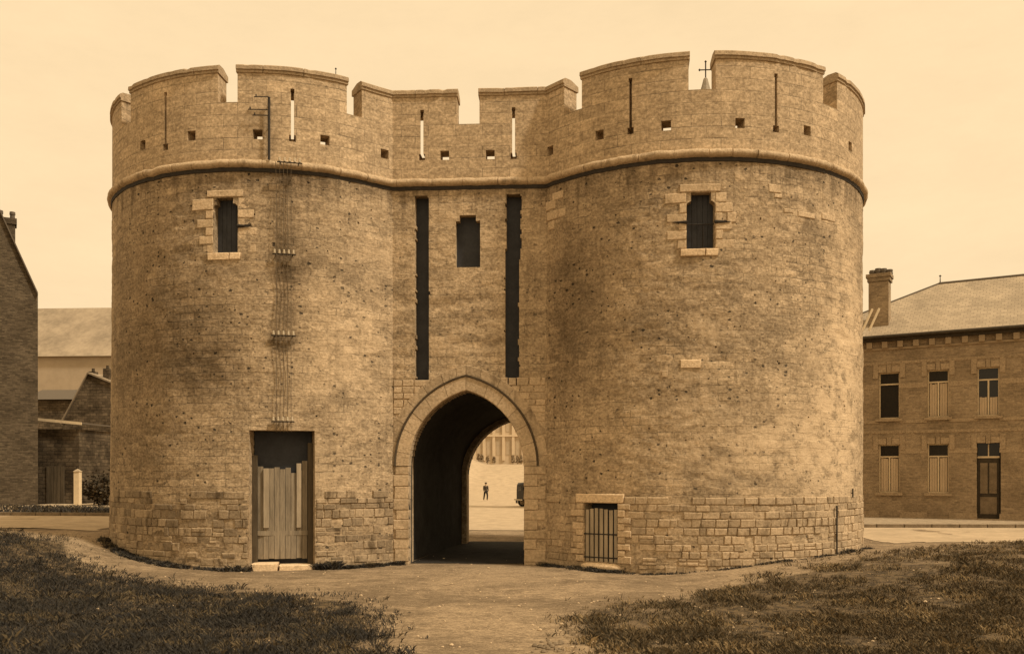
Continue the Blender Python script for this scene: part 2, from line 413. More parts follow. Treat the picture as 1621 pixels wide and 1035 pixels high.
def _dummy(): pass
def blades_mat(name,ca,cb,cc):
    m=NT(name); g=m.n.new('ShaderNodeNewGeometry'); r=g.outputs['Random Per Island']
    n=m.noise(m.obj(),.9,4,.6)
    c=m.mix(m.ramp(r,.25,.8),ca,cb); c=m.mix(m.math('MULTIPLY',m.ramp(n,.46,.62),m.ramp(r,.3,.9)),c,cc)
    return m.out(c,None,.8)
M['grassL']=blades_mat('dark_grass',(.030,.028,.026),(.054,.047,.036),(.16,.118,.062))
M['bush']=blades_mat('bush_leaves',(.045,.035,.022),(.08,.06,.036),(.12,.09,.05))
M['grassR']=blades_mat('dry_grass',(.05,.040,.024),(.15,.108,.058),(.33,.235,.12))

# ================================================================== GATEHOUSE WALLS
def in_rect(r,s,z): return r[0]<=s<=r[1] and r[2]<=z<=r[3]
def rect_px(x0,x1,y0,y1,depth,px=None):
    xm=(x0+x1)/2; s0,s1=s_(x0),s_(x1); z1=zat(xm,y0); z0=zat(xm,y1)
    return [s0,s1,z0,z1,depth]
def wall(name,sa,sb,za,zb,ops,T,ds,dz,mat,parent,disp=None,pred=None,fine=None,splay={},base_flare=0.0,closed=False,noback=False,jag=()):
    eps=1e-4
    sbk={sa,sb}|{c for c in CUM if sa+eps<c<sb-eps}
    zbk={za,zb}
    for o in ops:
        for v in o[:2]:
            if sa<v<sb: sbk.add(v)
        for v in o[2:4]:
            if za<v<zb: zbk.add(v)
    if fine:
        for v in frange(fine[0],fine[1],fine[4]): sbk.add(v)
        for v in frange(fine[2],fine[3],fine[4]): zbk.add(v)
    def refine(b,d):
        b=sorted(b); o=[b[0]]
        for x in b[1:]:
            if x-o[-1]<2e-3: continue
            n=max(1,math.ceil((x-o[-1])/d-1e-6)); a=o[-1]
            for k in range(1,n+1): o.append(a+(x-a)*k/n)
        return o
    sl=refine(sbk,ds); zl=refine(zbk,dz)
    ns,nz=len(sl)-1,len(zl)-1
    st=[[0.0]*nz for _ in range(ns)]
    for i in range(ns):
        sm=(sl[i]+sl[i+1])/2
        for j in range(nz):
            zm=(zl[j]+zl[j+1])/2
            for o in ops:
                if o[0]<sm<o[1] and o[2]<zm<o[3]: st[i][j]=max(st[i][j],min(o[4],T))
            if pred:
                d=pred(sm,zm)
                if d<0: st[i][j]=0.0
                elif d: st[i][j]=max(st[i][j],min(d,T))
    m=MB(); vid={}
    def V(i,j,dep):
        key=(i,j,round(dep,4))
        if key in vid: return vid[key]
        s,z=sl[i],zl[j]; off=-dep
        so=s
        if dep>=T-1e-6:
            for k,vv in splay.items():
                if vv=='slit':
                    if abs(k-s)<.27: so=k+(.27 if s>k else -.27)
                elif abs(k-s)<1e-4: so=s+vv
        if dep==0 and disp: off+=disp(s,z)
        if base_flare and dep==0: off+=base_flare*max(0,(1-(z/9.0)))
        q=m.vert(P3(so,z,off)); vid[key]=q; m.uv[q]=(s+dep*.9,z+dep*.3); return q
    for i in range(ns):
        for j in range(nz):
            d=st[i][j]
            if d<T-1e-6: m.face((V(i,j,d),V(i+1,j,d),V(i+1,j+1,d),V(i,j+1,d)))
            # inner skin
            if d<T-1e-6 and not noback: m.face((V(i,j,T),V(i,j+1,T),V(i+1,j+1,T),V(i+1,j,T)))
            # sides to next s / next z
            for (i2,j2) in((i+1,j),(i,j+1)):
                if i2<ns and j2<nz:
                    e=st[i2][j2]
                    if abs(e-d)<1e-6: continue
                    a,b=(d,e)
                    if i2>i: q=(V(i+1,j,a),V(i+1,j,b),V(i+1,j+1,b),V(i+1,j+1,a))
                    else: q=(V(i,j+1,a),V(i+1,j+1,a),V(i+1,j+1,b),V(i,j+1,b))
                    m.face(q)
    for j in range(nz):
        for i,e in((0,0),(ns,ns-1)):
            if closed: continue
            d=st[e][j]
            if d<T-1e-6: m.face((V(i,j,d),V(i,j+1,d),V(i,j+1,T),V(i,j,T)))
    for i in range(ns):
        for j,e in((0,0),(nz,nz-1)):
            d=st[i][e]
            if d<T-1e-6: m.face((V(i,j,d),V(i+1,j,d),V(i+1,j,T),V(i,j,T)))
    return m.build(name,mat,parent,smooth=38)

gate=empty('gatehouse')
tag(gate,'old stone town gate with two round crenellated towers and a pointed archway','gatehouse')

def fbm(s,z,sc_,seed):
    v=0;a=1;t=0
    for k in range(4):
        v+=a*noise.noise(Vector((s*sc_*2**k,z*sc_*2**k*1.6,seed+k*7))); t+=a; a*=.55
    return v/t
def disp_tower(s,z):
    if z>HS-.12: return 0
    v=fbm(s,z,.9,1.3)*.035
    e=noise.noise(Vector((s*.5,z*.5,9)))
    v-= .022*max(0,noise.noise(Vector((s*1.3,z*4.2,4)))-.05)*2*ss(-.1,.4,e)
    v+= .012*noise.noise(Vector((s*7,z*9,2)))
    return v
def disp_cur(s,z):
    v=disp_tower(s,z)*.7
    # eroded band above the arch
    zz=ss(4.7,5.4,z)*(1-ss(7.0,7.8,z))
    v-=.05*zz*max(0,noise.noise(Vector((s*.9,z*2.6,12)))+.1)
    return v
# openings of the towers
winL=[rect_px(338,376.5,322,400,1.0), rect_px(342,369,313,322,1.0)]
winR=[rect_px(1087,1132,318,393,1.0), rect_px(1094,1126,304.5,318,1.0)]
def notch(x0,x1,y,h,dep): r=rect_px(x0,x1,y-h,y+h,dep); return r
notches=[notch(376.5,388,358,3.2,.09),notch(388,398,357,1.8,.05),notch(1074,1087,352,3.2,.09),notch(1064,1074,351,1.8,.05),notch(1132,1146,352,3.2,.09),notch(1146,1156,350,1.8,.05)]
doorL=rect_px(395,498,681,893,1.0)
doorL[2]=-.3
grR=rect_px(925,978,796,889,.6)
tow_ops=winL+winR+notches+[doorL,grR]
# rounded lower corners of the window heads
def round_sh(r,z0,rad):
    def f(s,z):
        if r[0]<s<r[1] and z>r[3]-rad:
            for e,sg in((r[0],1),(r[1],-1)):
                c=e+sg*rad
                if (s-c)*sg<0 and math.hypot(s-c,z-(r[3]-rad))>rad: return True
        return False
    return f
sa0=2.0
sLfront=CUM[2]
TW=1.1
holes_dark=[]
# a few real putlog / shot holes in the towers
for k in range(150):
    px=R.choice([R.uniform(200,610),R.uniform(880,1340),R.uniform(1100,1350)]); py=R.uniform(320,770)
    s,z=SZ(px,py)
    if any(o[0]-.35<s<o[1]+.35 and o[2]-.4<z<o[3]+.3 for o in tow_ops[:4]+[doorL,grR]): continue
    if noise.noise(Vector((s*.6,z*.6,5)))<-.05 and R.random()<.8: continue
    w=R.uniform(.02,.055); h=w*R.uniform(.6,1.1)
    holes_dark.append([s-w/2,s+w/2,z-h/2,z+h/2,R.uniform(.04,.12)])
def hole_pred(lst):
    def f(s,z):
        for o in lst:
            if o[0]<s<o[1] and o[2]<z<o[3]: return o[4]
        return 0
    return f
tower_objs=[]
def shoulders(r,rad=.10):
    def f(s,z):
        zt=r[3]-.005
        for e,sg in((r[0],1),(r[1],-1)):
            c=e+sg*rad
            if (s-c)*sg<0 and zt-rad<z<r[3] and r[0]<s<r[1] and math.hypot(s-c,z-(zt-rad))>rad: return -1
        return 0
    return f
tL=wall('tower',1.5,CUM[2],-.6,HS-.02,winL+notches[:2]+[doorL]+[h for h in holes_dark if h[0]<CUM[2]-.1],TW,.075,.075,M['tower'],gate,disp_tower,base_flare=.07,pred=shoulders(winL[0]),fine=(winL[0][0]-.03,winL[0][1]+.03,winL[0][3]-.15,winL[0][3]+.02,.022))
tLb=wall('rear_wall',CUM[4],TOT+1.5,-.6,HS-.02,[],TW,.6,1.2,M['tower'],gate) if False else None
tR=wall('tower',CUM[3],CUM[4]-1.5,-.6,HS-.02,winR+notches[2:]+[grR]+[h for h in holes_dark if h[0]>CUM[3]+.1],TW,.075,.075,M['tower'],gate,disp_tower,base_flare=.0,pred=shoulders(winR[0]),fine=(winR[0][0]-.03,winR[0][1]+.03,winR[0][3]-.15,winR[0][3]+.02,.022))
tL['label']='left round tower with the wooden door'; tR['label']='right round tower with the low barred opening'
# archway geometry
ax0,ax1=at(648,737,24.4),at(829,737,24.4)
def curt_x(px): return path(s_(px))[0].x
AX0,AX1=curt_x(647),curt_x(829.5); AMID=(AX0+AX1)/2; AHW=(AX1-AX0)/2
ZSP=zat(740,737); ZAP=zat(738,617); RISE=ZAP-ZSP
cc_=(RISE**2-AHW**2)/(2*AHW); RAD=cc_+AHW
def arch_z(dx,grow=0.0):                 # height of intrados above springing at |dx| from the middle
    r=RAD+grow
    t=r*r-(abs(dx)+cc_)**2
    return math.sqrt(t) if t>0 else -1
def arch_pred(s,z):
    x=path(s)[0].x
    if abs(x-AMID)<AHW:
        if z<ZSP+arch_z(x-AMID): return 9
    return 0
S0=CUM[2]
slots=[rect_px(657.5,679,310,610,.55),rect_px(801,825,308,611,.55)]
def slot_pred(s,z):
    for k,o in enumerate(slots):
        lo,hi=o[0],o[1]
        lo+= .014*noise.noise(Vector((z*2.3,k,0)))+.03*noise.noise(Vector((z*7,k,0))); hi+=.018*noise.noise(Vector((z*1.9,k,5)))+.035*noise.noise(Vector((z*6,k,5)))
        if k==1: hi-=.06*ss(8.9,7.6,z) if False else .06*(1-ss(7.6,8.9,z)); lo-=.03*(1-ss(7.6,8.9,z))
        if lo<s<hi and o[2]<z<o[3]: return .55
    return 0
winC=[rect_px(721.5,760,350,423,.9),rect_px(727.5,753.5,340.5,350,.9)]
def cpred(s,z): return max(arch_pred(s,z),slot_pred(s,z))
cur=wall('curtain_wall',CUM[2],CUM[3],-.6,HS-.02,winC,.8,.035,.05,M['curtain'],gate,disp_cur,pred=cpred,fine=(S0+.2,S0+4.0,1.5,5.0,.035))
# rear wall with far opening
FDX=path(0)[0].y
fpL=at(742,750,0.0)
def x_at_y(px,y):
    r=rdir(px); t=(y-CY)/r[1]; return CX+r[0]*t
FX0=x_at_y(742,YB); FX1=FX0+2*AHW+.25; FMID=(FX0+FX1)/2; FHW=(FX1-FX0)/2
dB=proj(FX0,YB,0)[2]
FSP=CH+(HZ-757)*dB/F
FRISE=RISE*1.0
fc=(FRISE**2-FHW**2)/(2*FHW); FR=fc+FHW
def farch(dx):
    t=FR*FR-(abs(dx)+fc)**2; return math.sqrt(t) if t>0 else -1
def bpred(s,z):
    x=path(s)[0].x
    if abs(x-FMID)<FHW and z<FSP+farch(x-FMID): return 9
    return 0
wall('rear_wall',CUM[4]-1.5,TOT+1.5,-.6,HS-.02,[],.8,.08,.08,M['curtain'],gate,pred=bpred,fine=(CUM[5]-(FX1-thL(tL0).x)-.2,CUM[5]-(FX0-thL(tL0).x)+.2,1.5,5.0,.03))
# passage: side walls and vault lofted from the near to the far opening
m=MB(); NA=20
def prof(mid,hw,sp,c_,r_,y,g):
    pts=[(mid-hw-g,y,-.3),(mid-hw-g,y,sp*.5),(mid-hw-g,y,sp)]
    am=math.acos(c_/r_)
    for k in list(range(1,NA//2+1))+[-j for j in range(NA//2-1,0,-1)]:
        q=am*abs(k)/(NA//2); a=r_*cos(q)-c_; a=-a if k>0 else a
        pts.append((mid+a*(1+g/hw),y,sp+r_*sin(q)+g))
    pts+=[(mid+hw+g,y,sp),(mid+hw+g,y,sp*.5),(mid+hw+g,y,-.3)]
    return pts
rings=[prof(AMID,AHW,ZSP,cc_,RAD,.02,.0),prof(AMID,AHW,ZSP,cc_,RAD,.5,.0),prof(AMID,AHW,ZSP,cc_,RAD,.5,.12)]
for k in range(1,8):
    t=k/7; rings.append(prof(AMID+(FMID-AMID)*t,AHW+(FHW-AHW)*t,ZSP+(FSP-ZSP)*t,cc_+(fc-cc_)*t,RAD+(FR-RAD)*t,.5+(YB-.9)*t,.12))
rings.append(prof(FMID,FHW,FSP,fc,FR,YB-.4,0)); rings.append(prof(FMID,FHW,FSP,fc,FR,YB-.01,0))
ids=[[m.vert(p) for p in r] for r in rings]
for a,b in zip(ids,ids[1:]):
    for k in range(len(a)-1): m.face((a[k],b[k],b[k+1],a[k+1]))
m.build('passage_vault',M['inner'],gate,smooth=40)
m=MB()
fx=frange(0,1,1/14); fy=frange(.25,YB+.1,.4); idd={}
for i,u in enumerate(fx):
    for j,y in enumerate(fy):
        t=y/YB; a=(AMID-AHW)*(1-t)+FX0*t-.1; b=(AMID+AHW)*(1-t)+FX1*t+.1; x=a+(b-a)*u
        idd[i,j]=m.vert((x,y+(.12*noise.noise(Vector((x*3,0,1))) if j==0 else 0),bumpy(x,y)+.012))
for i in range(len(fx)-1):
    for j in range(len(fy)-1): m.face((idd[i,j],idd[i+1,j],idd[i+1,j+1],idd[i,j+1]))
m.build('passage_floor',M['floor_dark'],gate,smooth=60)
# platform
m=MB(); pts=[P3(TOT*k/160,HS+.02,-.3) for k in range(160)]
m.poly(pts); m.build('roof_platform',M['mortar'],gate)

# ---- parapet: low wall and merlons
TP=.5
cren=[('px',196,207),('px',345,376),('px',549,573),('px',723,759),('px',893,921),('px',1090,1133),('px',1306,1321)]
gaps=[]
for _,a,b in cren: gaps.append((s_(a),s_(b)))
gaps[0]=(gaps[1][0]-4.3-.0-.65,gaps[1][0]-3.65-.0) if False else gaps[0]
g0=gaps[0]; gaps[0]=(g0[1]-.62,g0[1])
gaps[-1]=(s_(1303),s_(1325))
# continue round the back
s=gaps[-1][1]
while s<TOT+gaps[0][0]-3.2:
    a=s+2.9
    if a+.62>TOT+gaps[0][0]-1.6: break
    gaps.append((a,a+.62)); s=a+.62
slit_px=[(262,152,236,0),(463,147,222,1),(668,180,252,1),(813,176,250,1),(998,130,210,0),(1228.5,123,207,0)]
slits=[];splay={}
for x,y0,y1,sk in slit_px:
    s,z1=SZ(x,y0); z0=zat(x,y1-8)
    w=.035 if not sk else .038
    slits.append([s-w,s+w,z0,z1,9 if sk else .3])
    zz=zat(x,y1-8); slits.append([s-.085,s+.085,zz-.17,zz,.3]); slits.append([s-.05,s+.05,z1,z1+.1,.25])
    if sk: splay[s]='slit'
hole_px=[(226,230,7),(303,215,12),(408,213,14),(514.5,222,14),(609,244,11),(704,246,13),(776,245,13),(871,239,8),(949,214,12),(1054.5,199,15),(1171.5,195,14),(1278,207,11),(1346,232,5)]
holes=[]
for x,y,w in hole_px:
    s,z=SZ(x,y); hw=.12
    holes.append([s-hw,s+hw,z-.125,z+.125,9])
pops=slits+holes
wall('parapet_wall',0,TOT,HS-.02,HC,pops,TP,.35,.4,M['parapet'],gate,splay=splay,closed=True)
mer=[]
for k in range(len(gaps)):
    a=gaps[k][1]; b=gaps[(k+1)%len(gaps)][0]
    if k==len(gaps)-1: b+=TOT
    mer.append((a,b))
# sort out wrap (s beyond TOT): shift openings too
def rough_coping(a,b,parent,spa=0.0):
    mm=MB(); ds=.12; n=max(2,int((b-a)/ds)); ss_=[a-.03]+[a+(b-a)*k/n for k in range(1,n)]+[b+.03]
    for c in CUM:
        for cc in (c,c+TOT):
            if a+.05<cc<b-.05: ss_.append(cc)
    dj={}; s=a+R.uniform(.5,.9)
    while s<b-.3:
        if min(abs(s-c_) for c_ in ss_)>.03:
            for q,v in((-.012,0),(-.004,.03),(.004,.03),(.012,0)): dj[s+q]=v
        s+=R.uniform(.7,1.1)
    ss_=sorted(set(ss_)|set(dj))
    pr=[(-TP-.05,HT-.20),(-TP-.05,HT-.05),(-.25,HT+.05),(-.02,HT+.045),(.055,HT+.0),(.065,HT-.10),(.03,HT-.115),(.03,HT-.17),(.004,HT-.18)]
    ids=[]
    for s in ss_:
        jz=.012*noise.noise(Vector((s*1.2,0,3))); jo=.012*noise.noise(Vector((s*2.1,4,3)))
        jc=max(0,noise.noise(Vector((s*4.3,9,3)))-.2)*.07; dd=dj.get(s,0)
        ids.append([mm.vert(P3(s+(spa*(-o/TP) if s==ss_[0] and o<0 else 0),z+jz-(dd+jc if z>HT-.08 else 0),o+((jo-dd-jc) if o>0 else 0))) for o,z in pr])
    for p,q in zip(ids,ids[1:]):
        for k in range(len(pr)):
            k2=(k+1)%len(pr); mm.face((p[k],q[k],q[k2],p[k2]))
    mm.face(ids[0]); mm.face(ids[-1][::-1])
    return mm.build('coping',M['coping'],parent,smooth=30)
r_=rdir(921); nn_=path(gaps[4][1])[1]; tt_=Vector((-nn_.y,nn_.x)); rv=Vector(r_)
spa5=TP*abs(rv.dot(tt_))/abs(rv.dot(nn_))+.04
spa5=0.0
for a,b in mer:
    sp5=spa5 if abs(a-gaps[4][1])<1e-6 else 0.0
    if sp5: splay[a]=sp5
    ops=[o for o in pops]+[[o[0]+TOT,o[1]+TOT]+o[2:] for o in pops]
    ops=[o for o in ops if o[1]>a and o[0]<b and o[3]>HC]
    mo=wall('merlon',a,b,HC,HT-.18,ops,TP,.3,.5,M['parapet'],gate,splay=splay)
    rough_coping(a,b,mo,sp5)
# pale blocks beside two of the holes, and string course
m=MB()
def sweep(pr,sa,sb,ds,name,mat,parent,jit=.01,joint=0):
    mm=MB(); n=int((sb-sa)/ds); sl=[sa+(sb-sa)*k/n for k in range(n)]
    sl=sorted(set([s for s in sl if min(abs(s-c) for c in CUM)>.03]+[c for c in CUM[:-1]]))
    # joints: the moulding dips in at each joint between its stones
    dip={}
    if joint:
        s=sa+.3
        while s<sb-.3:
            for q,v in((-.014,0),(-.004,.02+R.uniform(0,.025)),(.004,.02+R.uniform(0,.025)),(.014,0)): dip[s+q]=v
            s+=joint*R.uniform(.7,1.3)
        sl=sorted(set([x for x in sl if x in CUM or min(abs(x-d) for d in dip)>.02]+list(dip)))
    ids=[]
    for s in sl:
        j=jit*noise.noise(Vector((s*2.3,7,1)))+jit*.7*noise.noise(Vector((s*9,2,1)))
        ch=max(0,noise.noise(Vector((s*3.1,11,1)))-.25)*.10 if joint else 0
        ids.append([mm.vert(P3(s,z+j*.7,(o+j-dip.get(s,0)-ch) if o>.0 else o)) for o,z in pr])
    for i in range(len(ids)):
        p,q=ids[i],ids[(i+1)%len(ids)]
        for k in range(len(pr)-1): mm.face((p[k],q[k],q[k+1],p[k+1]))
    return mm.build(name,mat,parent,smooth=50)
pr=[(-.05,HS-.13),(.02,HS-.13)]
for k in range(9):
    a=-PI/2+PI*k/8*1.05
    pr.append((.03+.105*cos(a),HS-.02+.10*sin(a)))
pr+=[(.0,HS+.10),(-.05,HS+.12)]
sweep(pr,0,TOT,.12,'string_course',M['string'],gate,.03,joint=.78)

sweep([(-.03,HS-.225),(.022,HS-.22),(.035,HS-.13),(-.03,HS-.10)],0,TOT,.12,'string_shadow_strip',M['iron'],gate,.02)  # dark strip stands for the shadow under the string course
# ---- dressed stones on the wall surface
def stone(mm,s0,s1,z0,z1,proud,back=-.06,jit=.008):
    n=max(1,int((s1-s0)/.25)); rows=[]
    c=min(.018,(s1-s0)*.2,(z1-z0)*.2)
    js=[R.uniform(-jit,jit) for _ in range(8)]
    ring=[]
    # front face inset (chamfer) + side ring
    def line(z,sA,sB,o): return [mm.vert(P3(sA+(sB-sA)*k/n,z,o)) for k in range(n+1)]
    b0=line(z0+js[0],s0+js[1],s1+js[2],back); b1=line(z0+js[0],s0+js[1],s1+js[2],proud-c)
    f0=line(z0+c+js[0],s0+c+js[1],s1-c+js[2],proud+js[6]*.5); f1=line(z1-c+js[3],s0+c+js[4],s1-c+js[5],proud+js[7]*.5)
    t1=line(z1+js[3],s0+js[4],s1+js[5],proud-c); t0=line(z1+js[3],s0+js[4],s1+js[5],back)
    L=[b0,b1,f0,f1,t1,t0]
    if not hasattr(mm,'tag'): mm.tag={}
    for l in L:
        for i in l: mm.tag[i]=((s0+s1)/2,(z0+z1)/2)
    for p,q in zip(L,L[1:]):
        for k in range(n): mm.face((p[k],p[k+1],q[k+1],q[k]))
    for e,rev in((0,False),(n,True)):
        ids=[l[e] for l in L]
        mm.face(ids if not rev else ids[::-1])
def stones_build(mm,name,mat,parent): return mm.build(name,mat,parent,smooth=None)

def stones_split(mm,name,mat,parent,test):
    # one object per side: vertices were added stone by stone; sort faces by side
    A=MB();B=MB();mp={}
    sx=[None]*len(mm.v)
    for f in mm.f:
        cx=sum(mm.v[i][0] for i in f)/len(f)
        T_=A if test(mm.tag[f[0]]) else B
        ids=[]
        for i in f:
            k=(id(T_),i)
            if k not in mp: mp[k]=T_.vert(mm.v[i])
            ids.append(mp[k])
        T_.face(ids)
    for q in(A,B):
        if q.f: q.build(name,mat,parent)
def avoid_any(s0,s1,z0,z1,lst):
    return any(s1>o[0] and s0<o[1] and z1>o[2] and z0<o[3] for o in lst)
def courses(mm,sa,sb,ztop,zbotf,avoid,hs=(.17,.23),ws=(.22,.6),proud=(.008,.03),jag=.0,skip=0.02,gap=.011):
    z=ztop; row=0
    while z>-.35:
        h=R.uniform(*hs); s=sa-R.uniform(0,.3)
        while s<sb:
            w=R.uniform(*ws)*(1 if row<3 else .7)
            s0,s1=max(s,sa),min(s+w,sb); z0,z1=z-h,z
            s+=w
            if s1-s0<.08 or z1<zbotf((s0+s1)/2)-.2: continue
            # trim by openings
            cut=False
            for o in avoid:
                if s1>o[0] and s0<o[1] and z1>o[2]+.02 and z0<o[3]-.02:
                    if s0<o[0]-.08: s1=o[0]
                    elif s1>o[1]+.08: s0=o[1]
                    else: cut=True
            if cut or s1-s0<.08: continue
            if R.random()<(skip if 0<row<4 else skip+.12+(.3 if row==0 and skip>.1 else 0)): continue
            if row>4 and R.random()<.25:       # break up lower stones
                zm=(z0+z1)/2+R.uniform(-.02,.02)
                stone(mm,s0+gap/2,s1-gap/2,z0+gap/2,zm-gap/2,R.uniform(*proud)); stone(mm,s0+gap/2,s1-gap/2,zm+gap/2,z1-gap/2,R.uniform(*proud))
            else:
                stone(mm,s0+gap/2,s1-gap/2,z0+gap/2,z1-gap/2,R.uniform(*proud)+(R.uniform(-.01,.01) if row else .01))
        z-=h; row+=1
ground_at=lambda s: gz(*P3(s,0,.1).xy)
# right plinth
m=MB()
sA=CUM[3]+.02; sB=s_(1364)+1.4
grill_lintel=rect_px(912,988,781,796,0); grsur=[grR[0]-.02,grR[1]+.02,-.5,grR[3]+.0,0]
courses(m,sA,sB,zat(1110,787),ground_at,[grsur,[grill_lintel[0],grill_lintel[1],grill_lintel[2]-.01,grill_lintel[3],0]])
stones_split(m,'plinth',M['plinth'],tR,lambda c:c[0]<(grR[0]+grR[1])/2)
# left plinth
m=MB()
courses(m,s_(178)-1.2,CUM[2]-.02,zat(300,777),ground_at,[[doorL[0]-.02,doorL[1]+.02,-.5,doorL[3],0]],proud=(.070,.090),hs=(.13,.24),gap=.010,skip=.12)
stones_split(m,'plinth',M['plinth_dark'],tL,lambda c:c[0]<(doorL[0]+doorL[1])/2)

# window surrounds
def surround(tower,rects,lh,lw,name='window_surround',zmax=None,rmat='light_block',sill=None,proud=.012,extra=()):
    m=MB(); s0=min(r[0] for r in rects); s1=max(r[1] for r in rects); z0=min(r[2] for r in rects); z1=max(r[3] for r in rects)
    z=z0; k=0
    while z<z1-.05:
        h=min(lh*R.uniform(.85,1.15),z1-z)
        if z1-z-h<.1: h=z1-z
        for side in(-1,1):
            w=lw*(1.25 if (k+(side>0))%2 else .6)*R.uniform(.85,1.15)
            if z+h>z1-.15: w+=.1
            e=s0 if side<0 else s1
            if z>rects[0][3]-.02: e=rects[1][0] if side<0 else rects[1][1]
            a,b=(e-w,e) if side<0 else (e,e+w)
            stone(m,a+.006,b-.006,z+.006,z+h-.006,proud+R.uniform(-.004,.012),back=-.1)
        z+=h;k+=1
    return m,s0,s1,z0,z1
for tw,rs,lo in((tL,winL,(300,410)),(tR,winR,(1050,1170))):
    m,s0,s1,z0,z1=surround(tw,rs,.235,.36)
    stones_split(m,'window_jamb',M['light_block'],tw,lambda c,q=(s0+s1)/2:c[0]<q)
    m=MB(); stone(m,s0-.18,s1+.14,z1+.01,z1+.20,.02,back=-.1); m.build('window_head',M['light_block'],tw)
    m=MB(); stone(m,s0-.15,(s0+s1)/2+.1,z0-.19,z0-.01,.05,back=-.3); stone(m,(s0+s1)/2+.11,s1+.08,z0-.19,z0-.01,.045,back=-.3)
    m.build('window_sill',M['lintel'],tw)
    # dark panel painted as the unlit depth of the window
    m=MB()
    for k in range(5):
        a=s0+(s1-s0)*k/5+.004; b=s0+(s1-s0)*(k+1)/5-.004
        pts=[P3(a,z0,-.24),P3(b,z0,-.24),P3(b,z1,-.24),P3(a,z1,-.24)]
        n=path((a+b)/2)[1]; n3=Vector((n.x,n.y,0))*-.03
        m.boxv(pts[0],pts[1]-pts[0],n3,Vector((0,0,z1-z0)))
    m.build('window_dark_panel',M['void'],tw)
s0,s1,z0,z1=winR[0][0],winR[0][1],winR[0][2],winR[0][3]
m=MB(); zc=zat(1110,353); m.tube(P3(s0-.02,zc,-.12),P3(s1+.02,zc,-.12),.016); m.tube(P3((s0+s1)/2+.07,z0,-.13),P3((s0+s1)/2+.07,zc,-.13),.011)
m.build('window_bar',M['iron'],tR)
for tw,x0,x1,y in((tL,376,399,358),(tR,1088,1065,352.5),(tR,1131,1156,351.5)):
    m=MB(); m.tube(P3(s_(x0),zat(x0,y),.03),P3(s_(x1),zat(x1,y),.03),.045,.008,n=6); m.build('iron_cramp',M['iron'],tw)
# centre window: dark panel in place of its unlit depth
s0,s1,z0,z1=winC[0][0],winC[0][1],winC[0][2],winC[1][3]
m=MB(); m.boxv(P3(s0,z0,-.24),P3(s1,z0,-.24)-P3(s0,z0,-.24),(0,.04,0),(0,0,z1-z0)); m.build('window_dark_panel',M['void'],cur)
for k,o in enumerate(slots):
    m=MB(); m.boxv(P3(o[0]-.1,o[2],-.26),P3(o[1]+.1,o[2],-.26)-P3(o[0]-.1,o[2],-.26),(0,.04,0),(0,0,o[3]-o[2])); m.build('slot_backing',M['void'],cur)  # dark panel stands for the unlit depth of the slot
# single pale block and a few replaced stones on the towers
m=MB()
for (x0,x1,y0,y1) in((1077,1110,569,583),):
    r=rect_px(x0,x1,y0,y1,0); stone(m,r[0],r[1],r[2],r[3],.03)
m.build('pale_block',M['lintel'],tR)
m=MB()
for (x0,x1,y0,y1) in((864,880,318,332),(866,884,334,348),(868,878,350,364),(884,896,330,344),(874,892,304,316),(1047,1058,586,598),(1240,1256,330,338),(1262,1290,336,345),(1300,1322,340,350),(1150,1166,336,352),(1216,1236,292,306),(1225,1238,307,314)):
    m=MB(); r=rect_px(x0,x1,y0,y1,0); stone(m,r[0]+.005,r[1]-.005,r[2]+.005,r[3]-.005,.022); m.build('patch_stone',M['light_block'],tR)
m=MB()
for (x0,x1,y0,y1) in((375,410,660,680),(410,450,661,680),(450,498,661,680),(498,516,667,680),(518,534,668,681)):
    r=rect_px(x0,x1,y0,y1,0); stone(m,r[0]+.004,r[1]-.004,r[2]+.004,r[3]-.004,.02,back=-.3)
for (x0,x1,y0,y1) in((372,394,690,716),(378,394,718,742),(366,394,744,770),(376,394,772,800),(368,394,802,832),(499,522,690,720),(499,514,722,750),(499,524,752,776)):
    r=rect_px(x0,x1,y0,y1,0); stone(m,r[0]+.005,doorL[0]-.004 if x1==394 else r[1],r[2],r[3]-.008,.012)
    if x1==394 and y0==802: pass
m_=m
m=MB()
stones_split(m_,'door_surround',M['light_block'],tL,lambda c:c[0]<(doorL[0]+doorL[1])/2 and c[1]<doorL[3])

# ---- left door: boards, two posts, step
def on_wall_box(mm,s0,s1,z0,z1,o0,o1):
    a,b=P3(s0,z0,o0),P3(s1,z0,o0); n=path((s0+s1)/2)[1]; n3=Vector((n.x,n.y,0))*(o1-o0)
    mm.boxv(a,b-a,n3,Vector((0,0,z1-z0)))
dz0=zat(446,893)-.02; dtop=zat(446,741)
door=MB(); bx0,bx1=s_(404),s_(489)
n=9
for k in range(n):
    a=bx0+(bx1-bx0)*k/n; b=bx0+(bx1-bx0)*(k+1)/n-.008
    top=dtop+[.05,-.03,.0,.03,-.02,.02,-.12,-.05,.2][k]
    on_wall_box(door,a,b,dz0+.12+R.uniform(0,.03),top,-.34-R.uniform(0,.015),-.31-R.uniform(0,.01))
dob=door.build('wooden_door',M['wood'],tL,bevel=.004)
m=MB()
for x0,x1,y0 in((414,423,741),(470,478,733)):
    on_wall_box(m,s_(x0),s_(x1),dz0+.95,zat(x0,y0),-.305,-.26)
m.build('door_stile',M['wood_light'],dob,bevel=.004)
m=MB()
on_wall_box(m,bx0,bx1,dz0+.75,dz0+.87,-.30,-.275)
m.build('door_rail',M['wood'],dob)
m=MB()
on_wall_box(m,doorL[0]-.0,bx0,dz0,zat(446,720),-.32,-.24); on_wall_box(m,bx1,doorL[1],dz0,zat(446,700),-.32,-.24)
m.build('door_frame',M['dark_wood'],tL,bevel=.005)  # frame's dark colour stands in for the shaded door reveal
m=MB(); a=doorL[0];b=doorL[1]
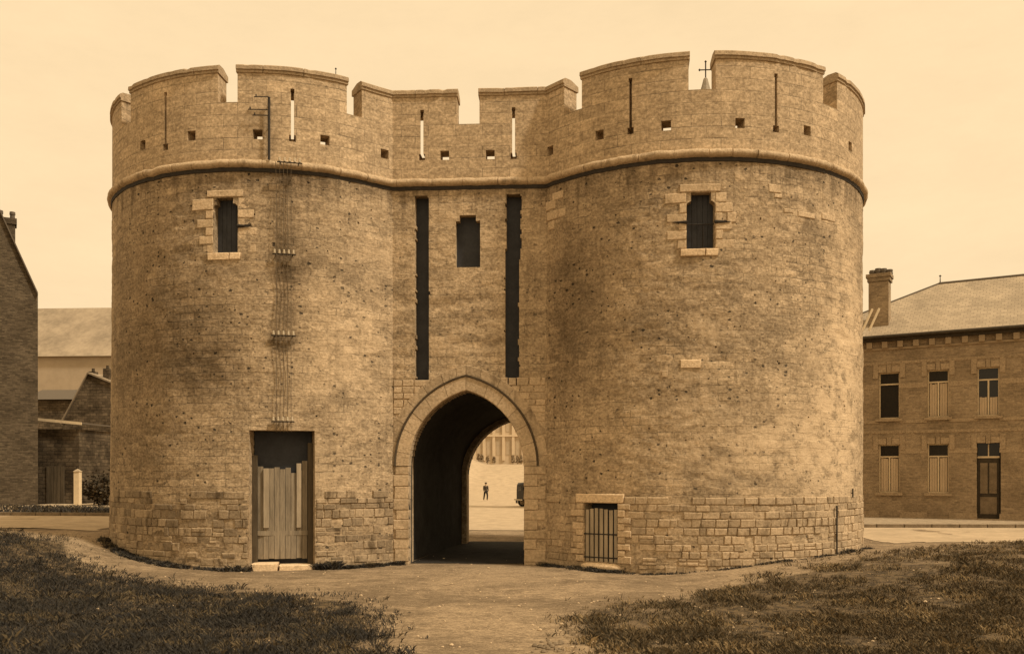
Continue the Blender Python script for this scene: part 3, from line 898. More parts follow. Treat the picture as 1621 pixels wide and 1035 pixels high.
on_wall_box(m,a,b,-.3,doorL[3],-.55,-.45); m.build('opening_dark_panel',M['void'],tL)  # dark panel painted as the unlit space behind the door
m=MB()
r=rect_px(400,440,891,903,0); stone(m,r[0],r[1],r[2]-.15,r[3],.14,back=-.5)
r=rect_px(442,494,894,906,0); stone(m,r[0],r[1],r[2]-.15,r[3],.10,back=-.5)
m.build('door_step',M['lintel'],tL)
# ---- right barred opening
m=MB()
r=grill_lintel; stone(m,r[0],r[1],r[2]+.01,r[3],.045,back=-.3); m.build('opening_lintel',M['lintel'],tR)
m=MB(); z=grR[2]-.02;k=0
while z<grR[3]-.08:
    h=min(R.uniform(.15,.19),grR[3]-z)
    for side in(-1,1):
        w=(.36 if (k+(side>0))%2 else .22)*R.uniform(.9,1.2)
        a,b=(grR[0]-w,grR[0]) if side<0 else (grR[1],grR[1]+w)
        stone(m,a+.006,b-.006,z+.006,z+h-.006,.05+R.uniform(0,.015),back=-.1)
    z+=h;k+=1
stones_split(m,'opening_jamb',M['light_block'],tR,lambda c:c[0]<(grR[0]+grR[1])/2)
g=MB(); n=7
for k in range(n):
    a=grR[0]+(grR[1]-grR[0])*(k+.2)/n; w=(grR[1]-grR[0])/n*R.uniform(.62,.78)
    on_wall_box(g,a,a+w,grR[2],grR[3]-.12-R.uniform(0,.06),-.05-R.uniform(0,.02),-.02)
gb=g.build('slatted_shutter',M['wood_light'],tR,bevel=.003)
for y in(845,882):
    m=MB(); on_wall_box(m,grR[0]-.03,grR[1]+.03,zat(950,y)-.02,zat(950,y)+.015,-.018,.005); m.build('iron_bar',M['iron'],gb)
m=MB(); on_wall_box(m,grR[0],grR[1],grR[2]-.05,grR[3],-.42,-.38); m.build('opening_dark_panel',M['void'],tR)  # dark panel in place of the unlit space behind the slats
m=MB(); r=rect_px(917,986,890,905,0)
ns=14
ids=[]
for i in range(ns+1):
    t=i/ns; s=r[0]+(r[1]-r[0])*t; e=max(.05,math.sqrt(max(0,1-(2*t-1)**4)))
    row=[]
    for k in range(7):
        a=PI*k/6; row.append(m.vert(P3(s,r[2]+(r[3]-r[2])*(.5+.5*-cos(a)*e)+.01*noise.noise(Vector((s*5,k,0))),-.05+.15*sin(a)*e)))
    ids.append(row)
for p,q in zip(ids,ids[1:]):
    for k in range(6): m.face((p[k],q[k],q[k+1],p[k+1]))
m.build('opening_sill',M['lintel'],tR,smooth=60)
# ---- archway: voussoirs, hood mould, jamb stones
def ring_pts(grow,n,z0=ZSP):
    out=[]
    r=RAD+grow
    amax=math.acos(cc_/r)                # angle at apex, centre offset cc_
    for k in range(n+1):                 # left half: centre at AMID+cc_
        a=amax*k/n; out.append((AMID+cc_-r*cos(a),z0+r*sin(a)))
    for k in range(n-1,-1,-1):
        a=amax*k/n; out.append((AMID-cc_+r*cos(a),z0+r*sin(a)))
    return out
def voussoirs(g0,g1,n,y0,y1,name,mat,gap=.01):
    mm=MB(); N=n*4; A=ring_pts(g0,N//2); B=ring_pts(g1,N//2)
    # evenly subdivide: N points each side -> stones of 4 steps
    tot=len(A)-1; k=0
    while k<tot:
        st_=min(R.choice([3,4,4,5]),tot-k)
        if k<tot/2<k+st_: st_=int(math.ceil(tot/2-k)) or 1
        i0,i1=k,k+st_
        yy=y0-R.uniform(0,.012)
        fa=gap/ max(.05,math.dist(A[i0],A[i1]))/2
        top=[];bot=[]
        for q in range(st_+1):
            t=q/st_; t=fa+(1-2*fa)*t; u=i0+t*st_; i=min(int(u),tot-1); w=u-i
            a=(A[i][0]*(1-w)+A[i+1][0]*w,A[i][1]*(1-w)+A[i+1][1]*w); b=(B[i][0]*(1-w)+B[i+1][0]*w,B[i][1]*(1-w)+B[i+1][1]*w)
            bot.append(a);top.append(b)
        va=[[mm.vert((p[0],y,p[1])) for p in L] for L,y in((bot,y1),(bot,yy+.012),)]
        # chamfer
        def ins(p,q,f): return (p[0]+(q[0]-p[0])*f,p[1]+(q[1]-p[1])*f)
        c1=[mm.vert((ins(p,q,.05)[0],yy,ins(p,q,.05)[1])) for p,q in zip(bot,top)]
        c2=[mm.vert((ins(q,p,.05)[0],yy,ins(q,p,.05)[1])) for p,q in zip(bot,top)]
        vb=[[mm.vert((p[0],y,p[1])) for p in L] for L,y in((top,yy+.012),(top,y1))]
        rows=va+[c1,c2]+vb
        for p,q in zip(rows,rows[1:]):
            for j in range(len(p)-1): mm.face((p[j],p[j+1],q[j+1],q[j]))
        mm.face([r_[0] for r_ in rows]); mm.face([r_[-1] for r_ in rows][::-1])
        k+=st_
    return mm.build(name,mat,gate)
voussoirs(-.012,.36,13,-.035,.35,'archivolt',M['jamb'])
voussoirs(.395,.66,13,-.02,.2,'outer_arch_ring',M['plinth'],.012)
# hood mould: thin roll between the rings
m=MB(); A=ring_pts(.375,30,ZSP)
A=[(A[0][0],ZSP-.0)]+A+[(A[-1][0],ZSP-.0)]
ids=[]
for i,p in enumerate(A):
    q=A[min(i+1,len(A)-1)];o=A[max(i-1,0)]; d=Vector((q[0]-o[0],q[1]-o[1])).normalized(); nn=Vector((-d.y,d.x))
    ids.append([m.vert((p[0]+nn.x*a,b,p[1]+nn.y*a)) for a,b in((-.03,0),(-.03,-.05),(-.01,-.075),(.025,-.075),(.03,-.03),(.03,0))])
for p,q in zip(ids,ids[1:]):
    for k in range(5): m.face((p[k],q[k],q[k+1],p[k+1]))
m.build('hood_mould',M['hood'],gate,smooth=30)
# jamb stones, both sides
m=MB(); z=ZSP
k=0
while z>-.3:
    h=R.uniform(.24,.36); 
    for side in(-1,1):
        w=(.62 if (k+(side>0))%2 else .38)*R.uniform(.9,1.1)
        xe=(AX0 if side<0 else AX1)
        s_e=S0+(xe-B1.x)
        if side<0: a=max(s_e-w,CUM[2]+.01); b=s_e+.012
        else: a=s_e-.012; b=min(s_e+w,CUM[3]-.01)
        stone(m,a+.006,b-.004,z-h+.006,z-.006,.03+R.uniform(-.006,.012),back=-.3)
    z-=h;k+=1
m_low=m; m=MB()
# squared stones flanking the arch above springing
for side,xs0 in((-1,CUM[2]+.02),(1,CUM[3]-.02)):
    z=ZSP+.02
    while z<zat(640,610):
        h=R.uniform(.17,.23)
        # outer edge of ring at this height
        dx=None
        for q in range(200):
            x=q*.012
            if (z+h-ZSP)>arch_z(x,.68) : dx=x;break
        e=AMID+side*(dx if dx is not None else AHW+.7)
        se=S0+(e-B1.x)
        a,b=(xs0,se) if side<0 else (se,xs0)
        s=a
        while s<b-.12:
            w=min(R.uniform(.22,.45),b-s)
            if b-s-w<.12: w=b-s
            stone(m,s+.006,s+w-.006,z+.006,z+h-.006,.012+R.uniform(-.006,.014),back=-.1)
            s+=w
        z+=h
stones_split(m_low,'arch_jamb',M['jamb'],gate,lambda c:c[0]<(CUM[2]+CUM[3])/2)
stones_split(m,'arch_stones',M['jamb'],gate,lambda c:c[0]<(CUM[2]+CUM[3])/2)
# stones along the corner of the right tower near the arch
m=MB(); z=.05;k=0

# ---- electric line fixtures on the left tower
grp='insulator brackets stacked down the left tower'
brk=[(440,477,260,'insulator bracket with white insulators just under the string course'),(432,468,401,'insulator bracket on the left tower level with the window sill'),(430,468,529,'insulator bracket halfway down the left tower wall'),(430,466,664,'lowest insulator bracket, directly above the door lintel')]
def ceramic(mm,c): mm.lathe(c,[(.012,-.05),(.03,-.04),(.034,.0),(.022,.012),(.03,.03),(.02,.06),(.008,.065)],8)
for x0,x1,y,lab in brk:
    sm,zc=SZ((x0+x1)/2,y); sA_,sB_=s_(x0),s_(x1); pr_=.16 if y<300 else .0
    b=empty('insulator_bracket',P3(sm,zc,.0)); tag(b,lab,'bracket',grp)
    O=P3(sm,zc,0)
    m=MB(); m.tube(P3(sA_,zc-.06,.14+pr_)-O,P3(sB_,zc-.06,.14+pr_)-O,.016,n=6)
    for s in(sA_+.08,sB_-.08): m.tube(P3(s,zc-.06,-.1)-O,P3(s,zc-.06,.14+pr_)-O,.014,n=6)
    m.build('crossbar',M['iron'],b)
    for k in range(5):
        s=sA_+(sB_-sA_)*(k+.5)/5; m=MB(); ceramic(m,P3(s,zc,.14+pr_)-O); m.build('insulator',M['porcelain'],b,smooth=40)
cabx=[(438,),(443,),(449,),(455,),(461,)]
for k in range(5):
    x=438+k*5.7
    m=MB(); s=s_(x); pts=[(zat(x,262),.30)]+[(zat(x,300),.12),(zat(x,403),.15),(zat(x,460),.07),(zat(x,531),.15),(zat(x,600),.07),(zat(x,668),.14),(zat(x,684),.02)]
    for (za,oa),(zb,ob) in zip(pts,pts[1:]):
        m.tube(P3(s+.01*noise.noise(Vector((za,k,0))),za,oa),P3(s+.01*noise.noise(Vector((zb,k,0))),zb,ob),.007,n=5)
    o=m.build('cable',M['wire']); tag(o,'thin dark cables running side by side down the left tower to the door lintel','cable','cables down the left tower')
mast=empty('cable_mast',P3(s_(427),HS,.0)); tag(mast,'dark iron mast with short crossarms fixed to the left tower parapet','mast')
O=mast.location; s=s_(427)
m=MB(); m.tube(P3(s,zat(427,256),.14)-O,P3(s,zat(427,158),.14)-O,.035,n=8); m.build('post',M['iron'],mast)
for y,x in((158,404),(178,395),(187,402)):
    m=MB(); z=zat(427,y); m.tube(P3(s_(x),z,.14)-O,P3(s,z,.16)-O,.012,n=6); m.tube(P3(s_(x)+.05,z,.14)-O,P3(s_(x)+.05,z+.06,.14)-O,.018,n=6); m.build('crossarm',M['iron'],mast)
for y in(165,200,240):
    m=MB(); z=zat(427,y); m.tube(P3(s,z,-.05)-O,P3(s,z,.14)-O,.014,n=6); m.build('wall_fixing',M['iron'],mast)
# rod on right tower and lightning rod
m=MB(); s=s_(1321); m.tube(P3(s,zat(1321,876)-.1,.07),P3(s,zat(1321,800),.07),.022); m.tube(P3(s,zat(1321,830),-.05),P3(s,zat(1321,830),.07),.012)
o=m.build('iron_pipe',M['iron']); tag(o,'thin dark iron pipe standing against the foot of the right tower','pipe')
m=MB(); s=s_(1347); m.tube(P3(s,zat(1347,787),.05),P3(s,zat(1347,773),.05),.02); m.tube(P3(s,zat(1347,780),-.05),P3(s,zat(1347,780),.05),.012)
o=m.build('iron_peg',M['iron']); tag(o,'short iron peg on the right tower wall above the pipe','peg')
m=MB(); s=s_(535); m.tube(P3(s,HT-.02,-.2),P3(s,HT+.26,-.2),.016,.008); m.lathe(P3(s,HT+.26,-.2),[(.01,-.02),(.028,0),(.01,.03)],8)
o=m.build('rod',M['iron']); tag(o,'tiny metal rod standing on the left tower battlement','rod')

# ================================================================== GROUND
def turfval(x,y):
    if y>2: return 0
    v=0
    for p in(GL,GR):
        d=pdist(p,x,y)
        if inpoly(p,x,y): v=max(v,min(1,.5+d/.8)*(1 if p is GL else .64+.34*ss(4,7,x)*ss(1,0,abs(y+9)/6)))
        else: v=max(v,max(0,.5-d/.6))
    return v
xs=frange(-13,-4,.25)+frange(-4,4,.08)[1:]+frange(4,13,.25)[1:]; ys=frange(-16,0,.16)+frange(0,11,.25)[1:]
xs=[-400,-250,-160,-110,-80,-60,-45,-36,-30,-25,-21,-18,-16,-14.5]+xs+[14.5,16,18,21,25,30,36,45,60,80,110,160,250,400]
ys=[-300,-120,-60,-40,-30,-25,-21,-18.5,-17]+ys+[12,13.5,15,17,19,22,26,31,37,44,52,60,68,75,80,85,90,95,100,105,110,115,120,126,140,180,260,450,900]
gnd=grid_mesh('ground',xs,ys,bumpy,M['ground'],'structure')
at_=gnd.data.attributes.new('turf','FLOAT','POINT')
at_.data.foreach_set('value',[turfval(v.co.x,v.co.y) for v in gnd.data.vertices])
# roads left and right of the gate
kz=lambda x,y: bumpy(x,y)+.012
rin=lambda x,y: min(9.4-y+1,(y-2.0)*1.0)+1.1*noise.noise(Vector((x*.35,y*.35,8)))+.4*noise.noise(Vector((x*1.5,y*1.5,8)))>.4 and abs(x)-11.6+.8*noise.noise(Vector((x,y,2)))>.4
grid_mesh('road',frange(-45,-11.2,.2),frange(1.2,9.4,.2),kz,M['road'],'structure',rin)
grid_mesh('road',frange(11.6,45,.2),frange(1.,9.6,.2),kz,M['road'],'structure',rin)
YS=ys
grid_mesh('square',[x for x in xs if -26<=x<=36],[y for y in YS if 14<=y<=75],lambda x,y:bumpy(x,y)+.02,M['road'],'structure')
grid_mesh('square_slope',[x for x in xs if -26<=x<=46],[y for y in YS if 75<=y<=126],lambda x,y:bumpy(x,y)+.02,M['road'],'structure')
# kerbs
for nm,x0,x1,y in(('kerb',-45,-11.7,9.4),('kerb',12.2,45,9.6)):
    m=MB()
    x=x0
    while x<x1:
        m.boxv((x,y,gz(x,y)-.2),(.97,0,0),(0,.18,0),(0,0,.34)); x+=1.0
    o=m.build(nm,M['kerb'],bevel=.01); o['kind']='structure'
grid_mesh('pavement',frange(12.2,45,.8),frange(9.78,16,.8),lambda x,y:gz(x,y)+.13,M['pave'],'structure')

# ---- grass
def blade(mm,x,y,z,h,w,lean,az):
    ca,sa=cos(az),sin(az); lx,ly=cos(az+1.2)*lean*h,sin(az+1.2)*lean*h
    a=mm.vert((x-ca*w,y-sa*w,z));b=mm.vert((x+ca*w,y+sa*w,z));c=mm.vert((x+lx*.5+ca*w*.6,y+ly*.5+sa*w*.6,z+h*.6));d=mm.vert((x+lx,y+ly,z+h*(1-.25*lean)))
    mm.face((a,b,c,d))
def scatter_grass(poly,n,name,mat,hr,tall=.0,seed=1,dens=None,x0=-30,x1=30,y0=-16,y1=0):
    rr=random.Random(seed); mm=MB(); c=0; tries=0
    while c<n and tries<n*12:
        tries+=1
        # sample evenly in picture space so nearer ground gets proportionally more
        px=rr.uniform(-60,1700); py=rr.uniform(862,1085)
        p=gpt(px,py); x,y=p.x,p.y
        if not inpoly(poly,x+rr.gauss(0,.3),y+rr.gauss(0,.5)): continue
        dn=noise.noise(Vector((x*.8,y*.8,seed)))+.5*noise.noise(Vector((x*2.7,y*2.7,seed)))
        if dens: 
            if rr.random()>dens(x,y,dn,px,py): continue
        z=bumpy(x,y)-.01; hh=rr.uniform(*hr)*(1+.7*max(-.6,dn))
        k=rr.randint(3,6)
        if rr.random()<.03: hh*=rr.uniform(1.3,1.9)
        for _ in range(k):
            blade(mm,x+rr.gauss(0,.035),y+rr.gauss(0,.035),z,hh*rr.uniform(.6,1.25),rr.uniform(.005,.011),rr.uniform(.1,1.0),rr.uniform(0,6.28))
        c+=1
    return mm.build(name,mat)
o=scatter_grass(GL,30000,'grass',M['grassL'],(.045,.115),seed=3,dens=lambda x,y,dn,px,py:1 if px<330 else max(.25,min(1,.75+dn*.9)))
tag(o,'dark rough grass filling the left foreground','grass',kind='stuff')
o=scatter_grass(GR,42000,'grass',M['grassR'],(.035,.10),seed=5,dens=lambda x,y,dn,px,py:max(.10,min(1,.42+dn*1.5+(py-945)/220+(px-1250)/800)))
tag(o,'patchy dry grass covering the right foreground','grass',kind='stuff')
# weeds at the foot of the walls
def weeds(name,ranges,lab,seed):
    rr=random.Random(seed); mm=MB()
    for a,b,n,h in ranges:
        for k in range(n):
            s=rr.uniform(a,b); p=P3(s,0,rr.uniform(.03,.25)+abs(rr.gauss(0,.06))); z=bumpy(p.x,p.y)
            nn=noise.noise(Vector((s*1.1,seed,0)))+.5*noise.noise(Vector((s*4,seed,0)))
            if nn<-.05 and rr.random()<.85: continue
            hh=h*rr.uniform(.4,1.3)*(.8+1.2*max(0,nn))
            for _ in range(5): blade(mm,p.x+rr.gauss(0,.04),p.y+rr.gauss(0,.04),z,hh,rr.uniform(.008,.018),rr.uniform(.2,1.1),rr.uniform(0,6.28))
    o=mm.build(name,M['grassL']); tag(o,lab,'weeds',kind='stuff')
weeds('weeds',[(s_(180)-.4,s_(395),1500,.13),(s_(500),CUM[2],800,.11),(s_(375),s_(400),200,.22),(s_(496),s_(535),260,.24),(CUM[2],CUM[2]+.35,80,.1)],'low weeds growing along the foot of the left tower',11)
weeds('weeds',[(CUM[3],s_(990),800,.10),(s_(990),s_(1364)+.5,600,.05)],'thin weeds growing along the foot of the right tower',12)
# a dug clump and scattered stones in the foreground
m=MB()
for k in range(26):
    p=gpt(R.gauss(868,20),R.gauss(1022,5)); r=R.uniform(.02,.055)
    m.lathe((p.x,p.y,bumpy(p.x,p.y)),[(r*.7,-.01),(r,r*.3),(r*.6,r*.8),(r*.1,r)],6)
o=m.build('rubble',M['kerb']); tag(o,'small heap of broken stones on the path in the foreground','rubble',kind='stuff')
m=MB()
for k in range(700):
    p=gpt(R.uniform(100,1500),R.uniform(875,1034)); r=abs(R.gauss(.008,.010))+.006
    m.lathe((p.x,p.y,bumpy(p.x,p.y)),[(r*.8,-.005),(r,r*.4),(r*.3,r*.9)],5)
o=m.build('pebbles',M['light_block']); tag(o,'loose pebbles scattered over the dirt path','pebbles',kind='stuff')

# ================================================================== RIGHT HOUSE
def brickwork(name,c1,c2,mort):
    m=NT(name); uv=m.uv(); bc,bf=m.brick(uv,.23,.078,.009,.3)
    n=m.noise(uv,.8,5,.6); n2=m.noise(uv,9,5,.65)
    c=m.mix(m.sep(bc)[0],c1,c2); c=m.mix(m.math('MULTIPLY',bf,.8),c,mort)
    c=m.mix(.8,c,m.mix(m.ramp(n,.35,.65),(.75,.74,.72),(1.15,1.15,1.15)),'MULTIPLY')
    c=m.mix(.6,c,m.mix(m.ramp(n2,.3,.7),(.7,.7,.7),(1.2,1.2,1.2)),'MULTIPLY')
    return m.out(c,m.bump(m.math('SUBTRACT',n2,bf),.01,.7),.92)
M['brick']=brickwork('house_brick',C(.25),C(.36),C(.38))
M['brick_shaded']=brickwork('shaded_brick',C(.06,(1,.78,.52)),C(.13,(1,.78,.52)),C(.10))  # brick colour darkened to put the gable's shade into it
M['slate']=None
def roofmat(name,a,b):
    m=NT(name); uv=m.uv(); bc,bf=m.brick(uv,.25,.2,.012,.2)
    n=m.noise(uv,.5,5,.6); c=m.mix(m.sep(bc)[0],a,b); c=m.mix(.7,c,m.mix(m.ramp(n,.35,.65),(.8,.8,.8),(1.15,1.15,1.15)),'MULTIPLY')
    c=m.mix(m.math('MULTIPLY',bf,.4),c,(.1,.08,.06)); return m.out(c,m.bump(m.math('SUBTRACT',n,bf),.012,.6),.75)
M['slate']=roofmat('slate_roof',C(.33,(1,.8,.55)),C(.42,(1,.8,.55)))
M['slate_dark']=roofmat('dark_slate_roof',C(.11,(1,.82,.6)),C(.15,(1,.82,.6)))
M['stone_trim']=block_mat('house_trim_stone',C(.34),C(.42),.3)
M['paint']=simple('off_white_paint',(.62,.50,.33),.12,5,.6,.001)
M['curtain_cloth']=simple('pale_inner_shutter',(.54,.42,.28),.12,8,.8,.002,(1,1,.2))
M['glass']=NT('window_glass').out((.018,.017,.015),None,.12)
M['glass'].node_tree.nodes['Principled BSDF'].inputs['Specular IOR Level'].default_value=.35
M['door_paint']=simple('dark_door_paint',(.055,.043,.028),.3,6,.6,.002)
D1=39.0; Pa=at(1367,822,D1); Pb=at(1621,828,D1/1.088)
hd=(Vector((Pb.x-Pa.x,Pb.y-Pa.y,0))).normalized(); hn=Vector((hd.y,-hd.x,0))      # outward (towards camera)
hz0=.50
def hs_(px):                              # metres along facade from Pa
    r=rdir(px); ex,ey=hd.x,hd.y; den=r[0]*ey-r[1]*ex
    t=((Pa.x-CX)*ey-(Pa.y-CY)*ex)/den; x=CX+r[0]*t-Pa.x; y=CY+r[1]*t-Pa.y
    return x*hd.x+y*hd.y, t
def hzp(px,py): s,t=hs_(px); return CH+(HZ-py)*t/F
h_s0=hs_(1255)[0]; h_s1=hs_(1621)[0]+9.5
ze=hzp(1480,533)                          # eaves
house=empty('brick_house',(Pa.x,Pa.y,0),math.atan2(hd.y,hd.x)); tag(house,'long two storey brick house with slate roof to the right of the gate','house')
# local frame: x along facade, y away from camera, z up
DEP=8.5
uppers=[];lowers=[]
ucols=[(1391,1424),(1468,1502),(1547,1582)]
def col_s(a,b): return hs_(a)[0],hs_(b)[0]
cols=[col_s(*c) for c in ucols]; step=cols[2][0]-cols[1][0]; ww=cols[1][1]-cols[1][0]
cols=[(cols[0][0]-step*.98,cols[0][0]-step*.98+ww)]+cols+[(cols[2][0]+step*k,cols[2][0]+step*k+ww) for k in(1,2,3)]
cols=[c for c in cols if c[0]>h_s0+.4 and c[1]<h_s1-.3]
zu0,zu1=hzp(1485,660),hzp(1485,585); zl0,zl1=hzp(1485,780),hzp(1485,702)
di=[i for i,c in enumerate(cols) if abs(c[0]-hs_(1547)[0])<.3][0]
ops=[]
for i,c in enumerate(cols):
    ops.append((c[0],c[1],zu0,zu1)); ops.append((c[0],c[1],zl0,zl1) if i!=di else (c[0]-.02,c[1]+.05,hz0+.12,zl1))
def flat_wall(mm,x0,x1,z0,z1,ops,y=0.0,t=.3,m=0):
    xb=sorted({x0,x1}|{o[0] for o in ops}|{o[1] for o in ops}); zb=sorted({z0,z1}|{o[2] for o in ops}|{o[3] for o in ops})
    def q(pts,uvs):
        ids=[mm.vert(p) for p in pts]
        for i,u in zip(ids,uvs): mm.uv[i]=u
        mm.face(ids,m)
    for a,b in zip(xb,xb[1:]):
        for c,d in zip(zb,zb[1:]):
            xm,zm=(a+b)/2,(c+d)/2
            if any(o[0]<xm<o[1] and o[2]<zm<o[3] for o in ops): continue
            q([(a,y,c),(b,y,c),(b,y,d),(a,y,d)],[(a,c),(b,c),(b,d),(a,d)])
    for o in ops:
        a,b,c,d=o
        q([(a,y,c),(a,y,d),(a,y+t,d),(a,y+t,c)],[(a,c),(a,d),(a+t,d),(a+t,c)])
        q([(b,y,c),(b,y+t,c),(b,y+t,d),(b,y,d)],[(b,c),(b+t,c),(b+t,d),(b,d)])
        q([(a,y,d),(b,y,d),(b,y+t,d),(a,y+t,d)],[(a,d),(b,d),(b,d+t),(a,d+t)])
        q([(a,y,c),(a,y+t,c),(b,y+t,c),(b,y,c)],[(a,c),(a,c+t),(b,c+t),(b,c)])
def quad_uv(mm,pts,uvs,m=0):
    ids=[mm.vert(p) for p in pts]
    for i,u in zip(ids,uvs): mm.uv[i]=u
    mm.face(ids,m)
m=MB(); flat_wall(m,h_s0,h_s1,-.2,ze,ops)
for x,sg in((h_s0,-1),(h_s1,1)):
    quad_uv(m,[(x,0,-.2),(x,DEP,-.2),(x,DEP,ze),(x,0,ze)],[(0,0),(DEP,0),(DEP,ze),(0,ze)])
quad_uv(m,[(h_s0,DEP,-.2),(h_s1,DEP,-.2),(h_s1,DEP,ze),(h_s0,DEP,ze)],[(0,0),(20,0),(20,ze),(0,ze)])
m.build('wall',M['brick'],house)
# roof: hipped left, ridge to the right
tt=hs_(1488)[1]
rx=hs_(1488)[0]; 
Pl=at(1488,452,tt+DEP*.5); zr=Pl.z
rx=(Pl-Pa).dot(hd)
ov=.35; m=MB(); yr=DEP/2
def rq(pts):
    o=Vector(pts[0]); u=(Vector(pts[1])-o).normalized(); nrm=u.cross(Vector(pts[-1])-o).normalized(); v=nrm.cross(u)
    quad_uv(m,pts,[((Vector(p)-o).dot(u),(Vector(p)-o).dot(v)) for p in pts])
L0,L1=h_s0-ov,h_s1+ov; zE=ze+.12
rq([(L0,-ov,zE),(L1,-ov,zE),(L1,yr,zr),(rx,yr,zr)]); rq([(L1,DEP+ov,zE),(L0,DEP+ov,zE),(rx,yr,zr),(L1,yr,zr)])
rq([(L0,DEP+ov,zE),(L0,-ov,zE),(rx,yr,zr)]); rq([(L1,-ov,zE),(L1,DEP+ov,zE),(L1,yr,zr)])
rq([(L0,-ov,zE-.02),(L0,DEP+ov,zE-.02),(L1,DEP+ov,zE-.02),(L1,-ov,zE-.02)])
rf=m.build('roof',M['slate'],house)
m=MB(); m.tube((rx,yr,zr),(L1,yr,zr),.07,n=6); m.tube((L0,-ov,zE),(rx,yr,zr),.05,n=6); m.build('ridge_tiles',M['slate_dark'],rf)
m=MB(); m.tube((rx+.05,yr,zr),(rx+.05,yr,zr+.35),.03,.015,n=6); m.lathe((rx+.05,yr,zr+.35),[(.02,-.03),(.06,0),(.02,.05)],8); m.build('finial',M['iron'],rf)
# skylight
sx=hs_(1609)[0]; 
def roofpt(x,t): return Vector((x,-ov+(yr+ov)*t,zE+(zr-zE)*t))
m=MB(); a=roofpt(sx+.35,.50); b=roofpt(sx+1.0-.15,.50); c=roofpt(sx+.35,.66); up=Vector((0,-(zr-zE),yr+ov)).normalized()*.08
m.boxv(a,b-a,c-a,up); sk=m.build('skylight',M['paint'],rf)
m=MB(); a2=a+(b-a)*.14+(c-a)*.12+up; m.boxv(a2,(b-a)*.72,(c-a)*.76,up*.15); m.build('pane',M['curtain_cloth'],sk) if False else m.build('skylight_pane',M['curtain_cloth'],rf)
# cornice, gutter, dentils
m=MB(); m.boxv((h_s0-.1,-.22,ze-.06),(h_s1-h_s0+.2,0,0),(0,.22,0),(0,0,.16)); m.tube((L0,-ov-.02,zE),(L1,-ov-.02,zE),.07,n=8); m.build('gutter',M['door_paint'],house)
m=MB(); x=h_s0+.1
while x<h_s1: m.boxv((x,-.18,ze-.34),(.22,0,0),(0,.18,0),(0,0,.26)); x+=.62
m.boxv((h_s0,-.06,ze-.42),(h_s1-h_s0,0,0),(0,.06,0),(0,0,.08)); m.build('cornice',M['brick'],house)
def dent(z,mat):
    m=MB(); x=h_s0+.05
    while x<h_s1-.1: m.boxv((x,-.035,z),(.11,0,0),(0,.035,0),(0,0,.09)); x+=.24
    m.boxv((h_s0,-.012,z-.02),(h_s1-h_s0,0,0),(0,.014,0),(0,0,.13))
    return m.build('dentil_course',mat,house)
dent(hzp(1480,572),M['stone_trim']); dent(hzp(1480,684),M['stone_trim']); 
m=MB()
for z0,z1,pr in((hzp(1480,612),hzp(1480,604),.012),(hzp(1480,717),hzp(1480,709),.012),(hzp(1480,668),hzp(1480,663),.03),(hz0-.2,hz0+.35,.03)):
    xs_=[h_s0]+sorted([v for c in cols for v in c])+[h_s1]
    for a,b in zip(xs_[::2],xs_[1::2]):
        m=MB(); m.boxv((a+.003,-pr,z0),(b-a-.006,0,0),(0,pr,0),(0,0,z1-z0)); m.build('stone_band',M['stone_trim'],house)
